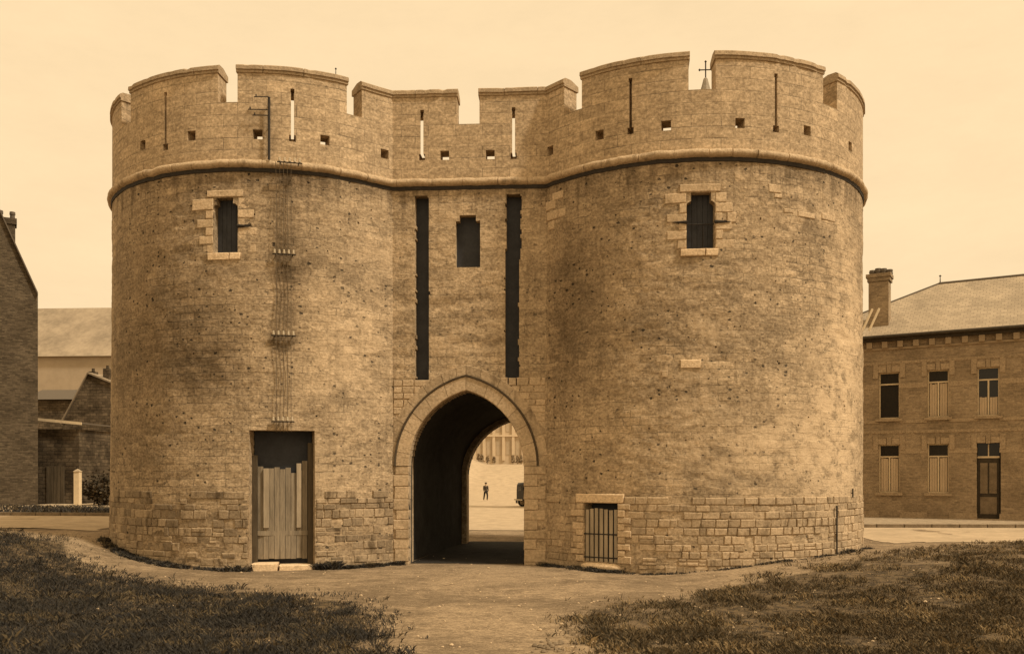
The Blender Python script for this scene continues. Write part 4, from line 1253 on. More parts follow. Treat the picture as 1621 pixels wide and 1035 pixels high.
for i,c in enumerate(cols):
    for lv,(z0,z1) in enumerate(((zl0,zl1),(zu0,zu1))):
        isdoor=(i==di and lv==0)
        a,b=c
        # lintel with keystone and jamb blocks
        m=MB(); m.boxv((a-.22,-.035,z1-.25),(.2,0,0),(0,.035,0),(0,0,.62)); m.boxv((b+.02,-.035,z1-.25),(.2,0,0),(0,.035,0),(0,0,.62)); 
        m.boxv((a-.01,-.03,z1+.005),((b-a)*.38,0,0),(0,.03,0),(0,0,.24)); m.boxv((a+(b-a)*.62,-.03,z1+.005),((b-a)*.38+.01,0,0),(0,.03,0),(0,0,.24)); m.boxv((a+(b-a)*.4,-.06,z1-.02),((b-a)*.2,0,0),(0,.06,0),(0,0,.34))
        m.build('lintel',M['stone_trim'],house)
        if not isdoor:
            w=MB(); t=.05
            w.boxv((a,.14,z0),(t,0,0),(0,.06,0),(0,0,z1-z0)); w.boxv((b-t,.14,z0),(t,0,0),(0,.06,0),(0,0,z1-z0)); w.boxv((a+t,.14,z0),(b-a-2*t,0,0),(0,.06,0),(0,0,t)); w.boxv((a+t,.14,z1-t),(b-a-2*t,0,0),(0,.06,0),(0,0,t))
            ztr=z1-(z1-z0)*.27
            w.boxv((a+t,.135,ztr),(b-a-2*t,0,0),(0,.065,0),(0,0,.06))
            openw=(lv==1 and i==di-2)
            if not openw: w.boxv(((a+b)/2-.03,.13,z0+t),(.06,0,0),(0,.07,0),(0,0,ztr-z0-t))
            wo=w.build('window',M['paint'],house)
            g=MB(); g.boxv((a+t,.20,z0+t),(b-a-2*t,0,0),(0,.01,0),(0,0,z1-z0-2*t)); g.build('pane',M['glass'],wo)
            if not openw:
                s_h=MB(); top=ztr-.0 if not(lv==1 and i==di) else z0+(ztr-z0)*.55
                for x0_,x1_ in((a+t+.02,(a+b)/2-.05),((a+b)/2+.05,b-t-.02)):
                    yy_=.17+R.uniform(-.012,.01); nn_=3
                    for q_ in range(nn_): s_h.boxv((x0_+(x1_-x0_)*q_/nn_+.004,yy_+R.uniform(0,.008),z0+t+.01),((x1_-x0_)/nn_-.008,0,0),(0,.02,0),(0,0,top-z0-t-.02-R.uniform(0,.05)))
                s_h.build('inner_shutter',M['curtain_cloth'],wo)
            sl_=MB(); sl_.boxv((a-.12,-.09,z0-.12),(b-a+.24,0,0),(0,.25,0),(0,0,.11)); sl_.build('sill',M['stone_trim'],wo)
        else:
            d=MB(); zb=hz0+.12; ztr=z1-.62
            d.boxv((a,.2,zb),(b-a,0,0),(0,.05,0),(0,0,ztr-zb))
            do=d.build('door',M['door_paint'],house)
            p=MB()
            for (u0,u1,v0,v1) in((.12,.88,.08,.36),(.12,.46,.42,.92),(.54,.88,.42,.92)):
                p.boxv((a+(b-a)*u0,.175,zb+(ztr-zb)*v0),((b-a)*(u1-u0),0,0),(0,.025,0),(0,0,(ztr-zb)*(v1-v0)))
            p.build('door_panel',M['kerb'],do)
            fr=MB(); fr.boxv((a,.17,ztr),(b-a,0,0),(0,.08,0),(0,0,.08)); fr.boxv(((a+b)/2-.02,.18,ztr+.08),(.04,0,0),(0,.05,0),(0,0,.5)); fr.build('transom',M['paint'],do)
            g=MB(); g.boxv((a,.24,ztr),(b-a,0,0),(0,.01,0),(0,0,z1-ztr)); g.build('fanlight',M['glass'],do)
            h_=MB(); h_.tube((a+.12,.20,zb+1.0),(a+.12,.12,zb+1.0),.03,n=8); h_.build('handle',M['iron'],do)
            st2=MB(); st2.boxv((a-.2,-.45,hz0-.2),(b-a+.4,0,0),(0,.45,0),(0,0,.34)); st2.build('doorstep',M['stone_trim'],house)
# chimney (left end, partly behind the tower)
cd=tt+1.5
ca,cb=at(1371,492,cd),at(1410,430,cd)
lca=(ca-Pa).dot(hd); lcb=(cb-Pa).dot(hd); ly=-(ca-Pa).dot(hn)
zb_=ze+.3; ztop=cb.z
ch=MB()
def bxuv(mm,x0,x1,y0,y1,z0,z1):
    for P,U in (([(x0,y0),(x1,y0)],x1-x0),([(x1,y0),(x1,y1)],y1-y0),([(x1,y1),(x0,y1)],x1-x0),([(x0,y1),(x0,y0)],y1-y0)):
        quad_uv(mm,[(P[0][0],P[0][1],z0),(P[1][0],P[1][1],z0),(P[1][0],P[1][1],z1),(P[0][0],P[0][1],z1)],[(0,z0),(U,z0),(U,z1),(0,z1)])
    quad_uv(mm,[(x0,y0,z1),(x1,y0,z1),(x1,y1,z1),(x0,y1,z1)],[(0,0),(1,0),(1,1),(0,1)])
yc=max(.6,ly)
bxuv(ch,lca,lcb-.1,yc,yc+.7,zb_-.5,ztop-.35); bxuv(ch,lca-.05,lcb-.04,yc-.05,yc+.75,ztop-.35,ztop-.18); bxuv(ch,lca-.1,lcb,yc-.1,yc+.8,ztop-.18,ztop-.02)
cho=ch.build('chimney',M['brick'],rf)
for k in range(4):
    p=MB(); x=lca+.08+(lcb-lca-.22)*k/3; p.lathe((x+.03,yc+.35,ztop-.02),[(.15,0),(.13,.12),(.15,.14),(.13,[.24,.30,.27,.2][k])],10); p.build('chimney_pot',M['slate_dark'],cho)
# pale verge boards beside the chimney: edge of a lean-to roof next to the house
m=MB(); a=at(1365,524,D1-.3); b=at(1381,489,D1-.3)
for off in(0,.28): m.tube(a+hd*off,b+hd*off,.05,n=6)
# belongs to the neighbouring roof slope
o=m.build('roof_verge',M['paint'],None); tag(o,'pale sloping verge boards beside the brick house chimney','verge board')

# ================================================================== LEFT SIDE
# dark gable house at the left edge
def plain_house(name,label,corner,W,D_,zg,zeav,zridge,wm,rm,rz=0,rid=None,cat='house',over=.3):
    e=empty(name,(corner.x,corner.y,0),rz); tag(e,label,cat)
    return e
dl=46; e1=at(60,800,dl); zg=gz(e1.x,e1.y)
lh=empty('gabled_house',(e1.x,e1.y,0),math.atan2(-rdir(60)[0],rdir(60)[1])+.03); tag(lh,'tall dark house with steep gable and chimney at the left edge','house')
lrz=math.atan2(-rdir(60)[0],rdir(60)[1])+.03; lxd=Vector((cos(lrz),sin(lrz)))
def lh_at(px,py,yo=0.0):                  # metres left of the corner and height, on the gable plane
    r=rdir(px); ox,oy=e1.x-lxd.y*yo,e1.y+lxd.x*yo
    den=r[0]*lxd.y-r[1]*lxd.x; t=((ox-CX)*lxd.y-(oy-CY)*lxd.x)/den
    return (CX+r[0]*t-ox)*lxd.x+(CY+r[1]*t-oy)*lxd.y, CH+(HZ-py)*t/F
zE1=lh_at(60,468)[1]; ua,za_=lh_at(22,385); slope=(za_-zE1)/-ua; Wd=13.; 
zr1=zE1+slope*2.7; zr2=zr1+ .9*(Wd/2-2.7)
m=MB()
def lw(pts,uvs=None): quad_uv(m,pts,uvs or [(p[0]+p[1],p[2]) for p in pts])
prof2=[(0,-.3),(0,zE1),(-2.7,zr1),(-Wd/2,zr2),(-Wd+2.7,zr1),(-Wd,zE1),(-Wd,-.3)]
lw([(x,0,z) for x,z in prof2]); DD=11
lw([(x,DD,z) for x,z in prof2][::-1]); lw([(0,0,-.3),(0,DD,-.3),(0,DD,zE1),(0,0,zE1)]); lw([(-Wd,0,-.3),(-Wd,DD,-.3),(-Wd,DD,zE1),(-Wd,0,zE1)])
lwall=m.build('wall',M['brick_shaded'],lh)
m=MB(); pr2=prof2[1:-1]
for (xa,za),(xb,zb2) in zip(pr2,pr2[1:]):
    m.boxv((xa,-.18,za+.0),(xb-xa,0,zb2-za),(0,DD+.36,0),(0,0,.14))
rl=m.build('roof',M['slate_dark'],lh)
m=MB(); cx0=0
lx0,lx1=lh_at(-14,340,.4)[0],lh_at(26,340,.4)[0]; zt=lh_at(14,345,.4)[1]
bxuv(m,lx0,lx1-.05,.4,1.2,zE1+1,zt-.3); bxuv(m,lx0-.06,lx1+.02,.34,1.26,zt-.3,zt)
lc=m.build('chimney',M['brick_shaded'],rl)
for k in range(2):
    p=MB(); p.lathe((lx0+.4+k*.55,.8,zt),[(.13,0),(.11,.25),(.14,.27),(.13,.42)],10); p.build('chimney_pot',M['slate_dark'],lc)
for (u,zz) in((-3.4,3.2),(-3.4,6.6),(-7.5,3.2),(-7.5,6.6)):
    w=MB(); w.boxv((u,-.03,zz),(1.0,0,0),(0,.06,0),(0,0,1.7)); wo=w.build('window',M['door_paint'],lh)
    g=MB(); g.boxv((u+.08,-.04,zz+.08),(.84,0,0),(0,.01,0),(0,0,1.54)); g.build('pane',M['glass'],wo)
# distant long slate-roofed building behind
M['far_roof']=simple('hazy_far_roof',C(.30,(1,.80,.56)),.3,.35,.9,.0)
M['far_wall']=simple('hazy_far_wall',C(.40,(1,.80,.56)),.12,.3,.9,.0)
def rubble(name,a,b):
    m=NT(name); o=m.sep(m.obj()); v=m.comb(m.math('ADD',o[0],o[1]),o[2]); wv=m.vmath('ADD',v,m.comb(m.math('MULTIPLY',m.noise(v,2,5,.7),.3),m.math('MULTIPLY',m.noise(v,1.7,5,.7),.2)))
    bc,bf=m.brick(wv,.42,.2,.02,.5); n=m.noise(v,.7,7,.7)
    c=m.mix(m.sep(bc)[0],a,b); c=m.mix(m.math('MULTIPLY',bf,.6),c,tuple(x*.45 for x in a)); c=m.mix(.9,c,m.mix(m.ramp(n,.38,.62),(.5,.48,.45),(1.5,1.5,1.5)),'MULTIPLY')
    return m.out(c,m.bump(m.math('SUBTRACT',n,bf),.03,.8),.95)
M['mid_dark']=rubble('shed_wall',C(.06),C(.10))
M['mid_wall']=rubble('garden_wall_rubble',C(.09),C(.16))
df=95; pA=at(-60,565,df); pB=at(230,565,df); zt=at(100,489,df+6).z; zm=at(100,565,df).z; zb=at(100,640,df).z
fb=empty('long_hall',(pA.x,pA.y,0)); tag(fb,'distant long building with big plain slate roof seen left of the gate','hall')
Lf=pB.x-pA.x
m=MB(); m.boxv((0,0,0),(Lf,0,0),(0,12,0),(0,0,zm)); m.build('wall',M['far_wall'],fb)
m=MB(); i=[m.vert(p) for p in((-.3,-.4,zm-.05),(Lf+.3,-.4,zm-.05),(Lf+.3,6,zt),(-.3,6,zt),(Lf+.3,12.4,zm-.05),(-.3,12.4,zm-.05))]
m.face((i[0],i[1],i[2],i[3])); m.face((i[3],i[2],i[4],i[5])); m.face((i[0],i[3],i[5])); m.face((i[1],i[4],i[2])); m.face((i[0],i[5],i[4],i[1])); m.build('roof',M['far_roof'],fb)
# low dark outbuildings in front of it
dm=62
def lowhouse(x0,x1,ytop,yeav,d,lab,wm,rm,gable=None,depth=5,name='outbuilding',cat='shed'):
    a=at(x0,yeav,d); b=at(x1,yeav,d); zr=at(x0,ytop,d+depth/2).z
    e=empty(name,(a.x,a.y,0)); tag(e,lab,cat); L=b.x-a.x; z=a.z
    m=MB(); m.boxv((0,0,0),(L,0,0),(0,depth,0),(0,0,z)); m.build('wall',wm,e)
    m=MB(); i=[m.vert(p) for p in((-.2,-.3,z-.03),(L+.2,-.3,z-.03),(L+.2,depth/2,zr),(-.2,depth/2,zr),(L+.2,depth+.3,z-.03),(-.2,depth+.3,z-.03))]
    m.face((i[0],i[1],i[2],i[3])); m.face((i[3],i[2],i[4],i[5])); m.face((i[0],i[3],i[5])); m.face((i[1],i[4],i[2])); m.face((i[0],i[5],i[4],i[1])); m.build('roof',rm,e)
    return e,L,z,zr
lowhouse(40,200,617,632,dm+6,'low dark shed whose roof runs along behind the gabled outhouse',M['mid_wall'],M['slate_dark'])
# gabled outhouse: triangle gable facing us with a chimney
ga=at(100,668,dm); gb_=at(176,668,dm); gp=at(141,592,dm)
e=empty('outhouse',(ga.x,ga.y,0)); tag(e,'small gabled outhouse with stubby chimneys between dark house and gate','outhouse')
L=gb_.x-ga.x; pk=gp.x-ga.x
m=MB(); pl=[(0,-.2),(L+1.5,-.2),(L+1.5,gp.z-1.2),(pk,gp.z),(0,ga.z)]
f0=[m.vert((x,0,z)) for x,z in pl]; f1=[m.vert((x,4,z)) for x,z in pl]; m.face(f0); m.face(f1[::-1])
for k in range(5): m.face((f0[k],f1[k],f1[(k+1)%5],f0[(k+1)%5]))
m.build('wall',M['mid_wall'],e)
m=MB()
for (xa,za),(xb,zb3) in(((-.15,ga.z-.15),(pk,gp.z)),((pk,gp.z),(L+1.6,gp.z-1.25))):
    m.boxv((xa,-.12,za+.01),(xb-xa,0,zb3-za),(0,4.3,0),(0,0,.12))
rr_=m.build('roof',M['far_roof'],e)
for xx,h_ in((pk-.1,.55),(pk+.95,.75)):
    m=MB(); m.boxv((xx-.22,.6,gp.z-.9),(.44,0,0),(0,.5,0),(0,0,.9+h_-.3)); co=m.build('chimney',M['mid_dark'],rr_)
    m=MB(); m.lathe((xx,.85,gp.z+h_-.3),[(.12,0),(.1,.2),(.12,.22)],8); m.build('chimney_pot',M['mid_dark'],co)
# lean-to with a pale roof edge
dn_=48; a=at(60,664,dn_); b=at(133,672,dn_)
e=empty('lean_to',(a.x,a.y,0)); tag(e,'dark lean-to shed with a pale sloping roof edge','shed')
L=b.x-a.x; m=MB()
m.boxv((-.5,0,-.2),(L+.3,0,0),(0,3.5,0),(0,0,b.z-.05)); m.build('wall',M['mid_dark'],e)
m=MB(); m.boxv((-.5,-.25,a.z+.05),(L+.6,0,b.z-a.z-.03),(0,4,0),(0,0,.08)); m.build('roof',M['slate_dark'],e)
m=MB(); m2_=MB()
for k in range(5): m2_.boxv((.5+k*.2,-.05,.0),(.18,0,0),(0,.045,0),(0,0,2.9+.03*(k%2)))
m2_.build('door',M['dark_wood'],e)
m.boxv((-.4,-.29,a.z-.02),(L+.5,0,b.z-a.z-.02),(0,.04,0),(0,0,.15)); m.build('verge',M['paint'],e)
# garden wall and white post
a=at(128,800,44); b=at(215,800,44); 
m=MB(); za=gz(a.x,a.y); zt=at(150,625,44+6).z
m.boxv((a.x,a.y+3,za-.3),(b.x-a.x+3,0,0),(0,.3,0),(0,0,at(150,700,47).z-za+.3)); o=m.build('garden_wall',M['mid_wall'],bevel=.02); tag(o,'low dark garden wall running behind the white post','wall')
p=at(123,786,43); zg=gz(p.x,p.y); m=MB(); zt=at(123,746,43).z
m.boxv((p.x-.13,p.y-.13,zg-.1),(.26,0,0),(0,.26,0),(0,0,zt-zg+.1)); po=m.build('gate_post',simple('whitewash',(.62,.5,.33),.1,6,.9,.004)); tag(po,'short whitewashed gate post standing left of the gate','post')
m=MB(); i=[m.vert(q) for q in((-.16,-.16,0),(.16,-.16,0),(.16,.16,0),(-.16,.16,0),(0,0,.14))]
m.v=[(p.x+x,p.y+y,zt+z) for x,y,z in m.v]
for k in range(4): m.face((i[k],i[(k+1)%4],i[4]))
m.build('cap',M['pave'],po)
def leafbush(name,c,w_,h_,n,lab,cat,seed,mat):
    rr=random.Random(seed); e=empty(name,(c.x,c.y,c.z)); tag(e,lab,cat); m=MB()
    cl=[(rr.gauss(0,.3)*w_,rr.gauss(0,.3)*w_,rr.uniform(.1,.75)*h_,rr.uniform(.16,.34)*min(w_,h_)) for _ in range(16)]
    for k in range(n):
        q0=rr.choice(cl); d=Vector((rr.gauss(0,1),rr.gauss(0,1),rr.gauss(0,1)))*q0[3]*.6
        q=Vector(q0[:3])+d; q.z=max(.05,q.z)
        a=Vector((rr.gauss(0,1),rr.gauss(0,1),rr.gauss(0,1))).normalized()*.09; b=a.orthogonal().normalized()*.06
        m.poly([q-a,q+b,q+a,q-b])
    m.build('foliage',mat,e); m=MB()
    for k in range(5): m.tube((0,0,-.2),(cl[k][0]*.7,cl[k][1]*.7,cl[k][2]),.05,.015,n=5)
    m.build('stem',M['iron'],e)
for px,py,d,w_,h_,n,lab in((163,797,46,1.3,1.9,4200,'dark leafy bush between the white gate post and the gate tower'),(172,790,54,2.0,4.4,4200,'tall dark bush against the left edge of the gate tower')):
    p=at(px,py,d); p.z=gz(p.x,p.y); leafbush('bush',p,w_,h_,n,lab,'bush',int(px),M['bush'])
# rough verge along the far side of the left road
rr=random.Random(4); mm=MB()
for k in range(5000):
    x=rr.uniform(-40,-13); y=rr.uniform(10,16.5)
    if noise.noise(Vector((x*.4,y*.6,2)))<-.15: continue
    z=gz(x,y); 
    for _ in range(4): blade(mm,x+rr.gauss(0,.1),y+rr.gauss(0,.1),z,rr.uniform(.08,.3),rr.uniform(.015,.03),rr.uniform(.2,1),rr.uniform(0,6.28))
o=mm.build('verge_weeds',M['grassL']); tag(o,'dark weeds on the verge beyond the left road','weeds',kind='stuff')

# ================================================================== BEYOND THE ARCH
db=150
a=at(690,735,db); b=at(905,735,db)
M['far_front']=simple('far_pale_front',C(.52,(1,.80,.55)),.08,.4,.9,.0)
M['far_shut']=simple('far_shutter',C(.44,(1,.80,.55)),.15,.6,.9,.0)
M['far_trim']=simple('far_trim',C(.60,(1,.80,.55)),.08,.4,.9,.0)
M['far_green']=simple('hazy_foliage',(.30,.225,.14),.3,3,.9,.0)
tb=empty('arcaded_building',(a.x,a.y,0)); tag(tb,'pale building with tall pilasters far across the square, framed by the archway','building')
L=b.x-a.x; zb=gz(a.x,a.y)-.3; zt=zb+12.5
m=MB(); m.boxv((0,0,zb-1),(L,0,0),(0,9,0),(0,0,zt-zb+1)); m.build('wall',M['far_front'],tb)
m=MB(); i=[m.vert(p) for p in((-.4,-.5,zt),(L+.4,-.5,zt),(L-2,4.5,zt+4),(2,4.5,zt+4),(L+.4,9.5,zt),(-.4,9.5,zt))]
m.face((i[0],i[1],i[2],i[3]));m.face((i[3],i[2],i[4],i[5]));m.face((i[0],i[3],i[5]));m.face((i[1],i[4],i[2]));m.face((i[0],i[5],i[4],i[1])); m.build('roof',M['far_roof'],tb)
nb=14
for k in range(nb+1):
    x=L*k/nb; m=MB(); m.boxv((x-.22,-.25,zb),(.44,0,0),(0,.25,0),(0,0,zt-zb-.5)); m.build('pilaster',M['far_trim'],tb)
for k in range(nb):
    x=L*(k+.5)/nb
    for zz in(zb+.9,zb+4.8,zb+8.6):
        w=MB(); w.boxv((x-.42,-.04,zz),(.84,0,0),(0,.06,0),(0,0,2.7)); w.build('window',M['far_shut'],tb)
m=MB(); m.boxv((-.2,-.35,zt-.5),(L+.4,0,0),(0,.35,0),(0,0,.45)); m.boxv((0,-.29,zb+4),(L,0,0),(0,.29,0),(0,0,.3)); m.build('cornice',M['far_trim'],tb)
# clipped shrubs along its foot
rr=random.Random(9)
for px in(758,763,772,782,812,819,825):
    p=at(px,736,db-6); zg=gz(p.x,p.y); m=MB(); hh=rr.uniform(.8,1.3)
    for k in range(160):
        t=rr.random(); ph=rr.uniform(0,6.28); r=.38*math.sqrt(rr.random())*(1-.5*t); q=Vector((r*cos(ph),r*sin(ph),.25+t*hh))
        e1_=Vector((rr.gauss(0,1),rr.gauss(0,1),rr.gauss(0,1))).normalized()*.12; e2=Vector((rr.gauss(0,1),rr.gauss(0,1),rr.gauss(0,1))).normalized()*.12
        m.poly([q-e1_,q+e2,q+e1_,q-e2])
    s_o=empty('shrub',(p.x,p.y,zg)); tag(s_o,'small dark shrubs at the foot of the pale building beyond the arch','shrub','shrubs along the pale building')
    m.build('foliage',M['far_green'],s_o); m=MB(); m.tube((0,0,-.1),(0,0,.5),.05,.03,n=6); m.build('stem',M['iron'],s_o)

# church spire behind the right tower
dsx=62; p=at(1117,146,dsx); tip=at(1117,124,dsx); ct=at(1117,98,dsx)
M['spire']=simple('spire_slate',C(.30,(1,.86,.66)),.2,2,.9,.01)
se=empty('church_spire',(p.x,p.y,0)); tag(se,'slender church spire with a cross showing through the right tower crenel','church spire')
m=MB(); wt=at(1132,146,dsx).x-at(1103,146,dsx).x
n=8; zb0=p.z; hb=zb0-14
sl=(wt/2-.16)/(tip.z-zb0)
prof_=[(.16+sl*(tip.z-hb),hb),(.16,tip.z)]
m.lathe((0,0,0),[(1.9,-.5),(1.9,hb-.6),(2.1,hb-.5)],4); m.build('tower',M['spire'],se)
m=MB(); prof_=[(1.6,hb-.5)]
z=hb
while z<tip.z: 
    r=max(.1,min(1.6,.13+sl*(tip.z-z)*.55)); prof_.append((r,z)); prof_.append((r*.93,z+.05)); z+=.55
prof_.append((.1,tip.z)); m.lathe((0,0,0),prof_,8); m.build('steeple',M['spire'],se)
m=MB(); m.tube((0,0,tip.z-.1),(0,0,ct.z),.045,n=6); zc=tip.z+(ct.z-tip.z)*.5; m.tube((-.42,0,zc),(.42,0,zc),.04,n=6); 
for q in((-.42,0,zc),(.42,0,zc),(0,0,ct.z)): m.lathe(q,[(.02,-.09),(.09,0),(.02,.09)],6)
m.build('cross',M['iron'],se)

# ---- vintage car beyond the arch
def car():
    d=70.0; p=at(820,800,d); zg=gz(p.x,p.y)+.02
    e=empty('parked_car',(p.x+.1,p.y,zg),math.radians(28)); tag(e,'old dark motor car parked beyond the arch, half hidden by the right jamb','car')
    paint=NT('black_car_paint').out((.02,.018,.016),None,.35); tyre=simple('tyre_rubber',(.03,.027,.024),.2,8,.9,.001)
    # local: x length (rear at x=0), y width
    def loft(secs,name,mat,par,closed=True):
        m=MB(); rows=[[m.vert(q) for q in s] for s in secs]
        for a,b in zip(rows,rows[1:]):
            for k in range(len(a)): m.face((a[k],a[(k+1)%len(a)],b[(k+1)%len(a)],b[k]))
        m.face(rows[0][::-1]); m.face(rows[-1]); return m.build(name,mat,par,smooth=30,bevel=.02)
    def sec(x,w,z0,z1,tw=None):
        tw=tw or w*.9; return [(x,-w,z0),(x,w,z0),(x,w,z0+(z1-z0)*.55),(x,tw,z1-.08),(x,tw*.8,z1),(x,-tw*.8,z1),(x,-tw,z1-.08),(x,-w,z0+(z1-z0)*.55)]
    body=loft([sec(.05,.62,.55,1.75),sec(.15,.72,.45,1.88),sec(1.3,.76,.42,1.93),sec(2.2,.76,.42,1.90),sec(2.35,.72,.42,1.82)],'body',paint,e)
    loft([sec(2.35,.5,.5,1.18),sec(3.3,.4,.55,1.12),sec(3.5,.36,.55,1.08)],'bonnet',paint,e)
    m=MB(); m.boxv((3.5,-.34,.52),(.06,0,0),(0,.68,0),(0,0,.58)); m.build('radiator_grille',M['iron'],e)
    for y in(-.5,.5):
        m=MB(); m.lathe((0,0,0),[(.05,-.08),(.13,.0),(.14,.06)],12); m.v=[(3.45+z,y+x_,1.0+y_) for x_,y_,z in m.v]; m.build('headlight',M['porcelain'],e,smooth=40)
    for y,s in((-.765,-1),(.765,1)):
        for xa in(.35,1.25):
            m=MB(); m.boxv((xa,y,1.2),(.7,0,0),(0,s*.01,0),(0,0,.48)); m.build('side_window',M['glass'],body)
    m=MB(); m.boxv((.03,-.35,1.25),(.02,0,0),(0,.7,0),(0,0,.35)); m.build('rear_window',M['glass'],body)
    for x in(.62,3.1):
        for y in(-.78,.78):
            w=empty('wheel',(x,y,.37)); w.parent=e
            m=MB()
            m.lathe((0,0,0),[(.30,-.07),(.36,-.06),(.38,0),(.36,.06),(.30,.07)],20); m.v=[(a_,c_,b_) for a_,b_,c_ in m.v]; m.build('tyre',tyre,w,smooth=40)
            m=MB(); m.lathe((0,0,0),[(.25,-.075),(.05,-.1),(.05,.1),(.25,.075)],16); m.v=[(a_,c_,b_) for a_,b_,c_ in m.v]; m.build('rim',M['paint'],w,smooth=30)
            # wing
            m=MB(); rows=[]
            for k in range(11):
                a_=PI*(1.08-k/10*1.1); rows.append([m.vert((x+.48*cos(a_),y+dy,.37+.46*sin(a_))) for dy in(-.14,.14)])
            for a_,b_ in zip(rows,rows[1:]): m.face((a_[0],a_[1],b_[1],b_[0]))
            wg=m.build('mudguard',paint,e,smooth=40); so=wg.modifiers.new('s','SOLIDIFY'); so.thickness=.03
    for y in(-.86,.62):
        m=MB(); m.boxv((1.05,y,.36),(1.7,0,0),(0,.24,0),(0,0,.04)); m.build('running_board',paint,e)
    m=MB(); m.boxv((-.12,-.7,.5),(.05,0,0),(0,1.4,0),(0,0,.1)); m.build('bumper',M['porcelain'],e)
car()
# ---- person walking beyond the arch
def person():
    d=F*1.73/28.5; p=at(769,793,d); zg=gz(p.x,p.y)+.02
    e=empty('person',(p.x,p.y,zg),.5); tag(e,'person walking across the square beyond the arch in dark jacket and cap','person')
    skin=simple('skin',(.42,.30,.19),.05,6,.6,.0); cloth=simple('dark_jacket',(.06,.048,.034),.2,9,.9,.001); trs=simple('dark_trousers',(.022,.02,.018),.2,9,.9,.0)
    def sk(name,verts,edges,rad,mat,par,root=0):
        me=bpy.data.meshes.new(name); me.from_pydata(verts,edges,[]); o=bpy.data.objects.new(name,me); link(o,par); me.materials.append(mat)
        s=o.modifiers.new('skin','SKIN')
        if not me.skin_vertices: 
            me.attributes  # layer is made by the modifier
        lay=me.skin_vertices[0].data if me.skin_vertices else None
        if lay:
            for i,r in enumerate(rad): lay[i].radius=(r,r) if not isinstance(r,tuple) else r
            lay[root].use_root=True
        ss2=o.modifiers.new('sub','SUBSURF'); ss2.levels=1; ss2.render_levels=2; s.use_smooth_shade=True
        return o
    J=[(0,0,.92),(0,0,1.10),(0,.01,1.28),(0,.02,1.42),(0,.0,1.50),(0,-.01,1.56),(0,-.02,1.63),(0,-.01,1.70),
       (.10,0,.88),(.12,-.12,.50),(.12,-.04,.09),(.13,-.17,.04),(-.10,0,.88),(-.11,.10,.50),(-.11,.26,.11),(-.12,.14,.05),
       (.19,.01,1.40),(.25,.06,1.15),(.24,-.04,.93),(.24,-.08,.84),(-.19,.01,1.40),(-.25,-.04,1.15),(-.23,-.16,.95),(-.23,-.20,.87)]
    E_=[(0,1),(1,2),(2,3),(3,4),(4,5),(5,6),(6,7),(0,8),(8,9),(9,10),(10,11),(0,12),(12,13),(13,14),(14,15),(3,16),(16,17),(17,18),(18,19),(3,20),(20,21),(21,22),(22,23)]
    rd=[.13,.12,.14,.10,.055,.07,.095,.07,.09,.062,.042,.035,.09,.062,.042,.035,.06,.045,.032,.028,.06,.045,.032,.028]
    b=sk('body',J,E_,rd,skin,e)
    def sub(idx,grow,name,mat):
        mp={k:i for i,k in enumerate(idx)}; return sk(name,[J[k] for k in idx],[(mp[a],mp[b2]) for a,b2 in E_ if a in mp and b2 in mp],[rd[k]+grow for k in idx],mat,b)
    sub([0,1,2,3,16,17,18,20,21,22],.022,'jacket',cloth); sub([0,8,9,10,12,13,14],.02,'trousers',trs)
    m=MB(); m.lathe((0,-.01,1.68),[(.105,-.02),(.125,.02),(.12,.06),(.05,.085)],14); m.boxv((-.07,-.2,1.675),(.14,0,0),(0,.1,0),(0,0,.015)); m.build('cap',trs,b,smooth=40)
person()

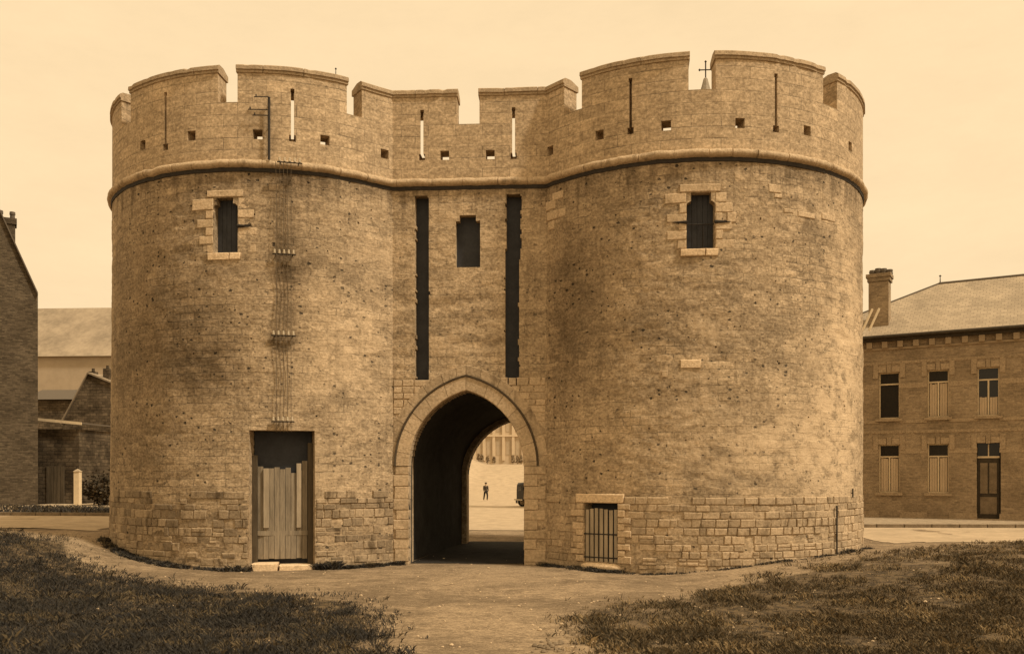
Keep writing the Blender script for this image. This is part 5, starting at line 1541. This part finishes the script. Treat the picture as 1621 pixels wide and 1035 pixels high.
# ================================================================== CAMERA, LIGHT
cam=bpy.data.cameras.new('camera'); co=bpy.data.objects.new('camera',cam); link(co)
co.location=(CX,CY,CH); co.rotation_euler=(PI/2,0,-YAW)
cam.sensor_width=36; cam.lens=F/1621*36; cam.shift_y=(HZ-517.5)/1621; cam.clip_end=5000; cam.clip_start=.1
sc.camera=co
el,az=math.radians(52),math.radians(66)   # sun: to the right of and behind the camera
dirv=Vector((sin(az)*cos(el),-cos(az)*cos(el),sin(el)))
sd=bpy.data.lights.new('sun','SUN'); so=bpy.data.objects.new('sun',sd); link(so)
so.rotation_euler=dirv.to_track_quat('Z','Y').to_euler(); sd.energy=3.4; sd.angle=math.radians(6); sd.color=(1,.87,.68)
w=bpy.data.worlds.new('World'); sc.world=w; w.use_nodes=True; t=w.node_tree; t.nodes.clear()
out=t.nodes.new('ShaderNodeOutputWorld'); bg=t.nodes.new('ShaderNodeBackground'); sky=t.nodes.new('ShaderNodeTexSky')
sky.sky_type='NISHITA'; sky.sun_disc=False; sky.sun_elevation=el; sky.sun_rotation=math.atan2(dirv.x,dirv.y)
sky.air_density=2.0; sky.dust_density=6.0; sky.ozone_density=.5
bw=t.nodes.new('ShaderNodeRGBToBW'); t.links.new(sky.outputs[0],bw.inputs[0])
pw=t.nodes.new('ShaderNodeMath'); pw.operation='POWER'; t.links.new(bw.outputs[0],pw.inputs[0]); pw.inputs[1].default_value=.12
ml=t.nodes.new('ShaderNodeVectorMath'); ml.operation='SCALE'; ml.inputs[0].default_value=(.93,.69,.405); t.links.new(pw.outputs[0],ml.inputs[3])
tc=t.nodes.new('ShaderNodeTexCoord'); nz=t.nodes.new('ShaderNodeTexNoise'); mp=t.nodes.new('ShaderNodeMapping'); mp.inputs['Scale'].default_value=(1,1,3)
t.links.new(tc.outputs['Generated'],mp.inputs[0]); t.links.new(mp.outputs[0],nz.inputs['Vector']); nz.inputs['Scale'].default_value=6; nz.inputs['Detail'].default_value=15; nz.inputs['Roughness'].default_value=.72
mr=t.nodes.new('ShaderNodeMapRange'); t.links.new(nz.outputs['Fac'],mr.inputs[0]); mr.inputs[1].default_value=.3; mr.inputs[2].default_value=.7; mr.inputs[3].default_value=.955; mr.inputs[4].default_value=1.04
m2=t.nodes.new('ShaderNodeVectorMath'); m2.operation='SCALE'; t.links.new(ml.outputs[0],m2.inputs[0]); t.links.new(mr.outputs[0],m2.inputs[3])
m3=t.nodes.new('ShaderNodeVectorMath'); m3.operation='SCALE'; t.links.new(m2.outputs[0],m3.inputs[0]); m3.inputs[3].default_value=10.0*.955
t.links.new(m3.outputs[0],bg.inputs[0]); bg.inputs[1].default_value=.1; t.links.new(bg.outputs[0],out.inputs[0])
sc.view_settings.view_transform='Standard'; sc.view_settings.look='None'; sc.view_settings.exposure=0
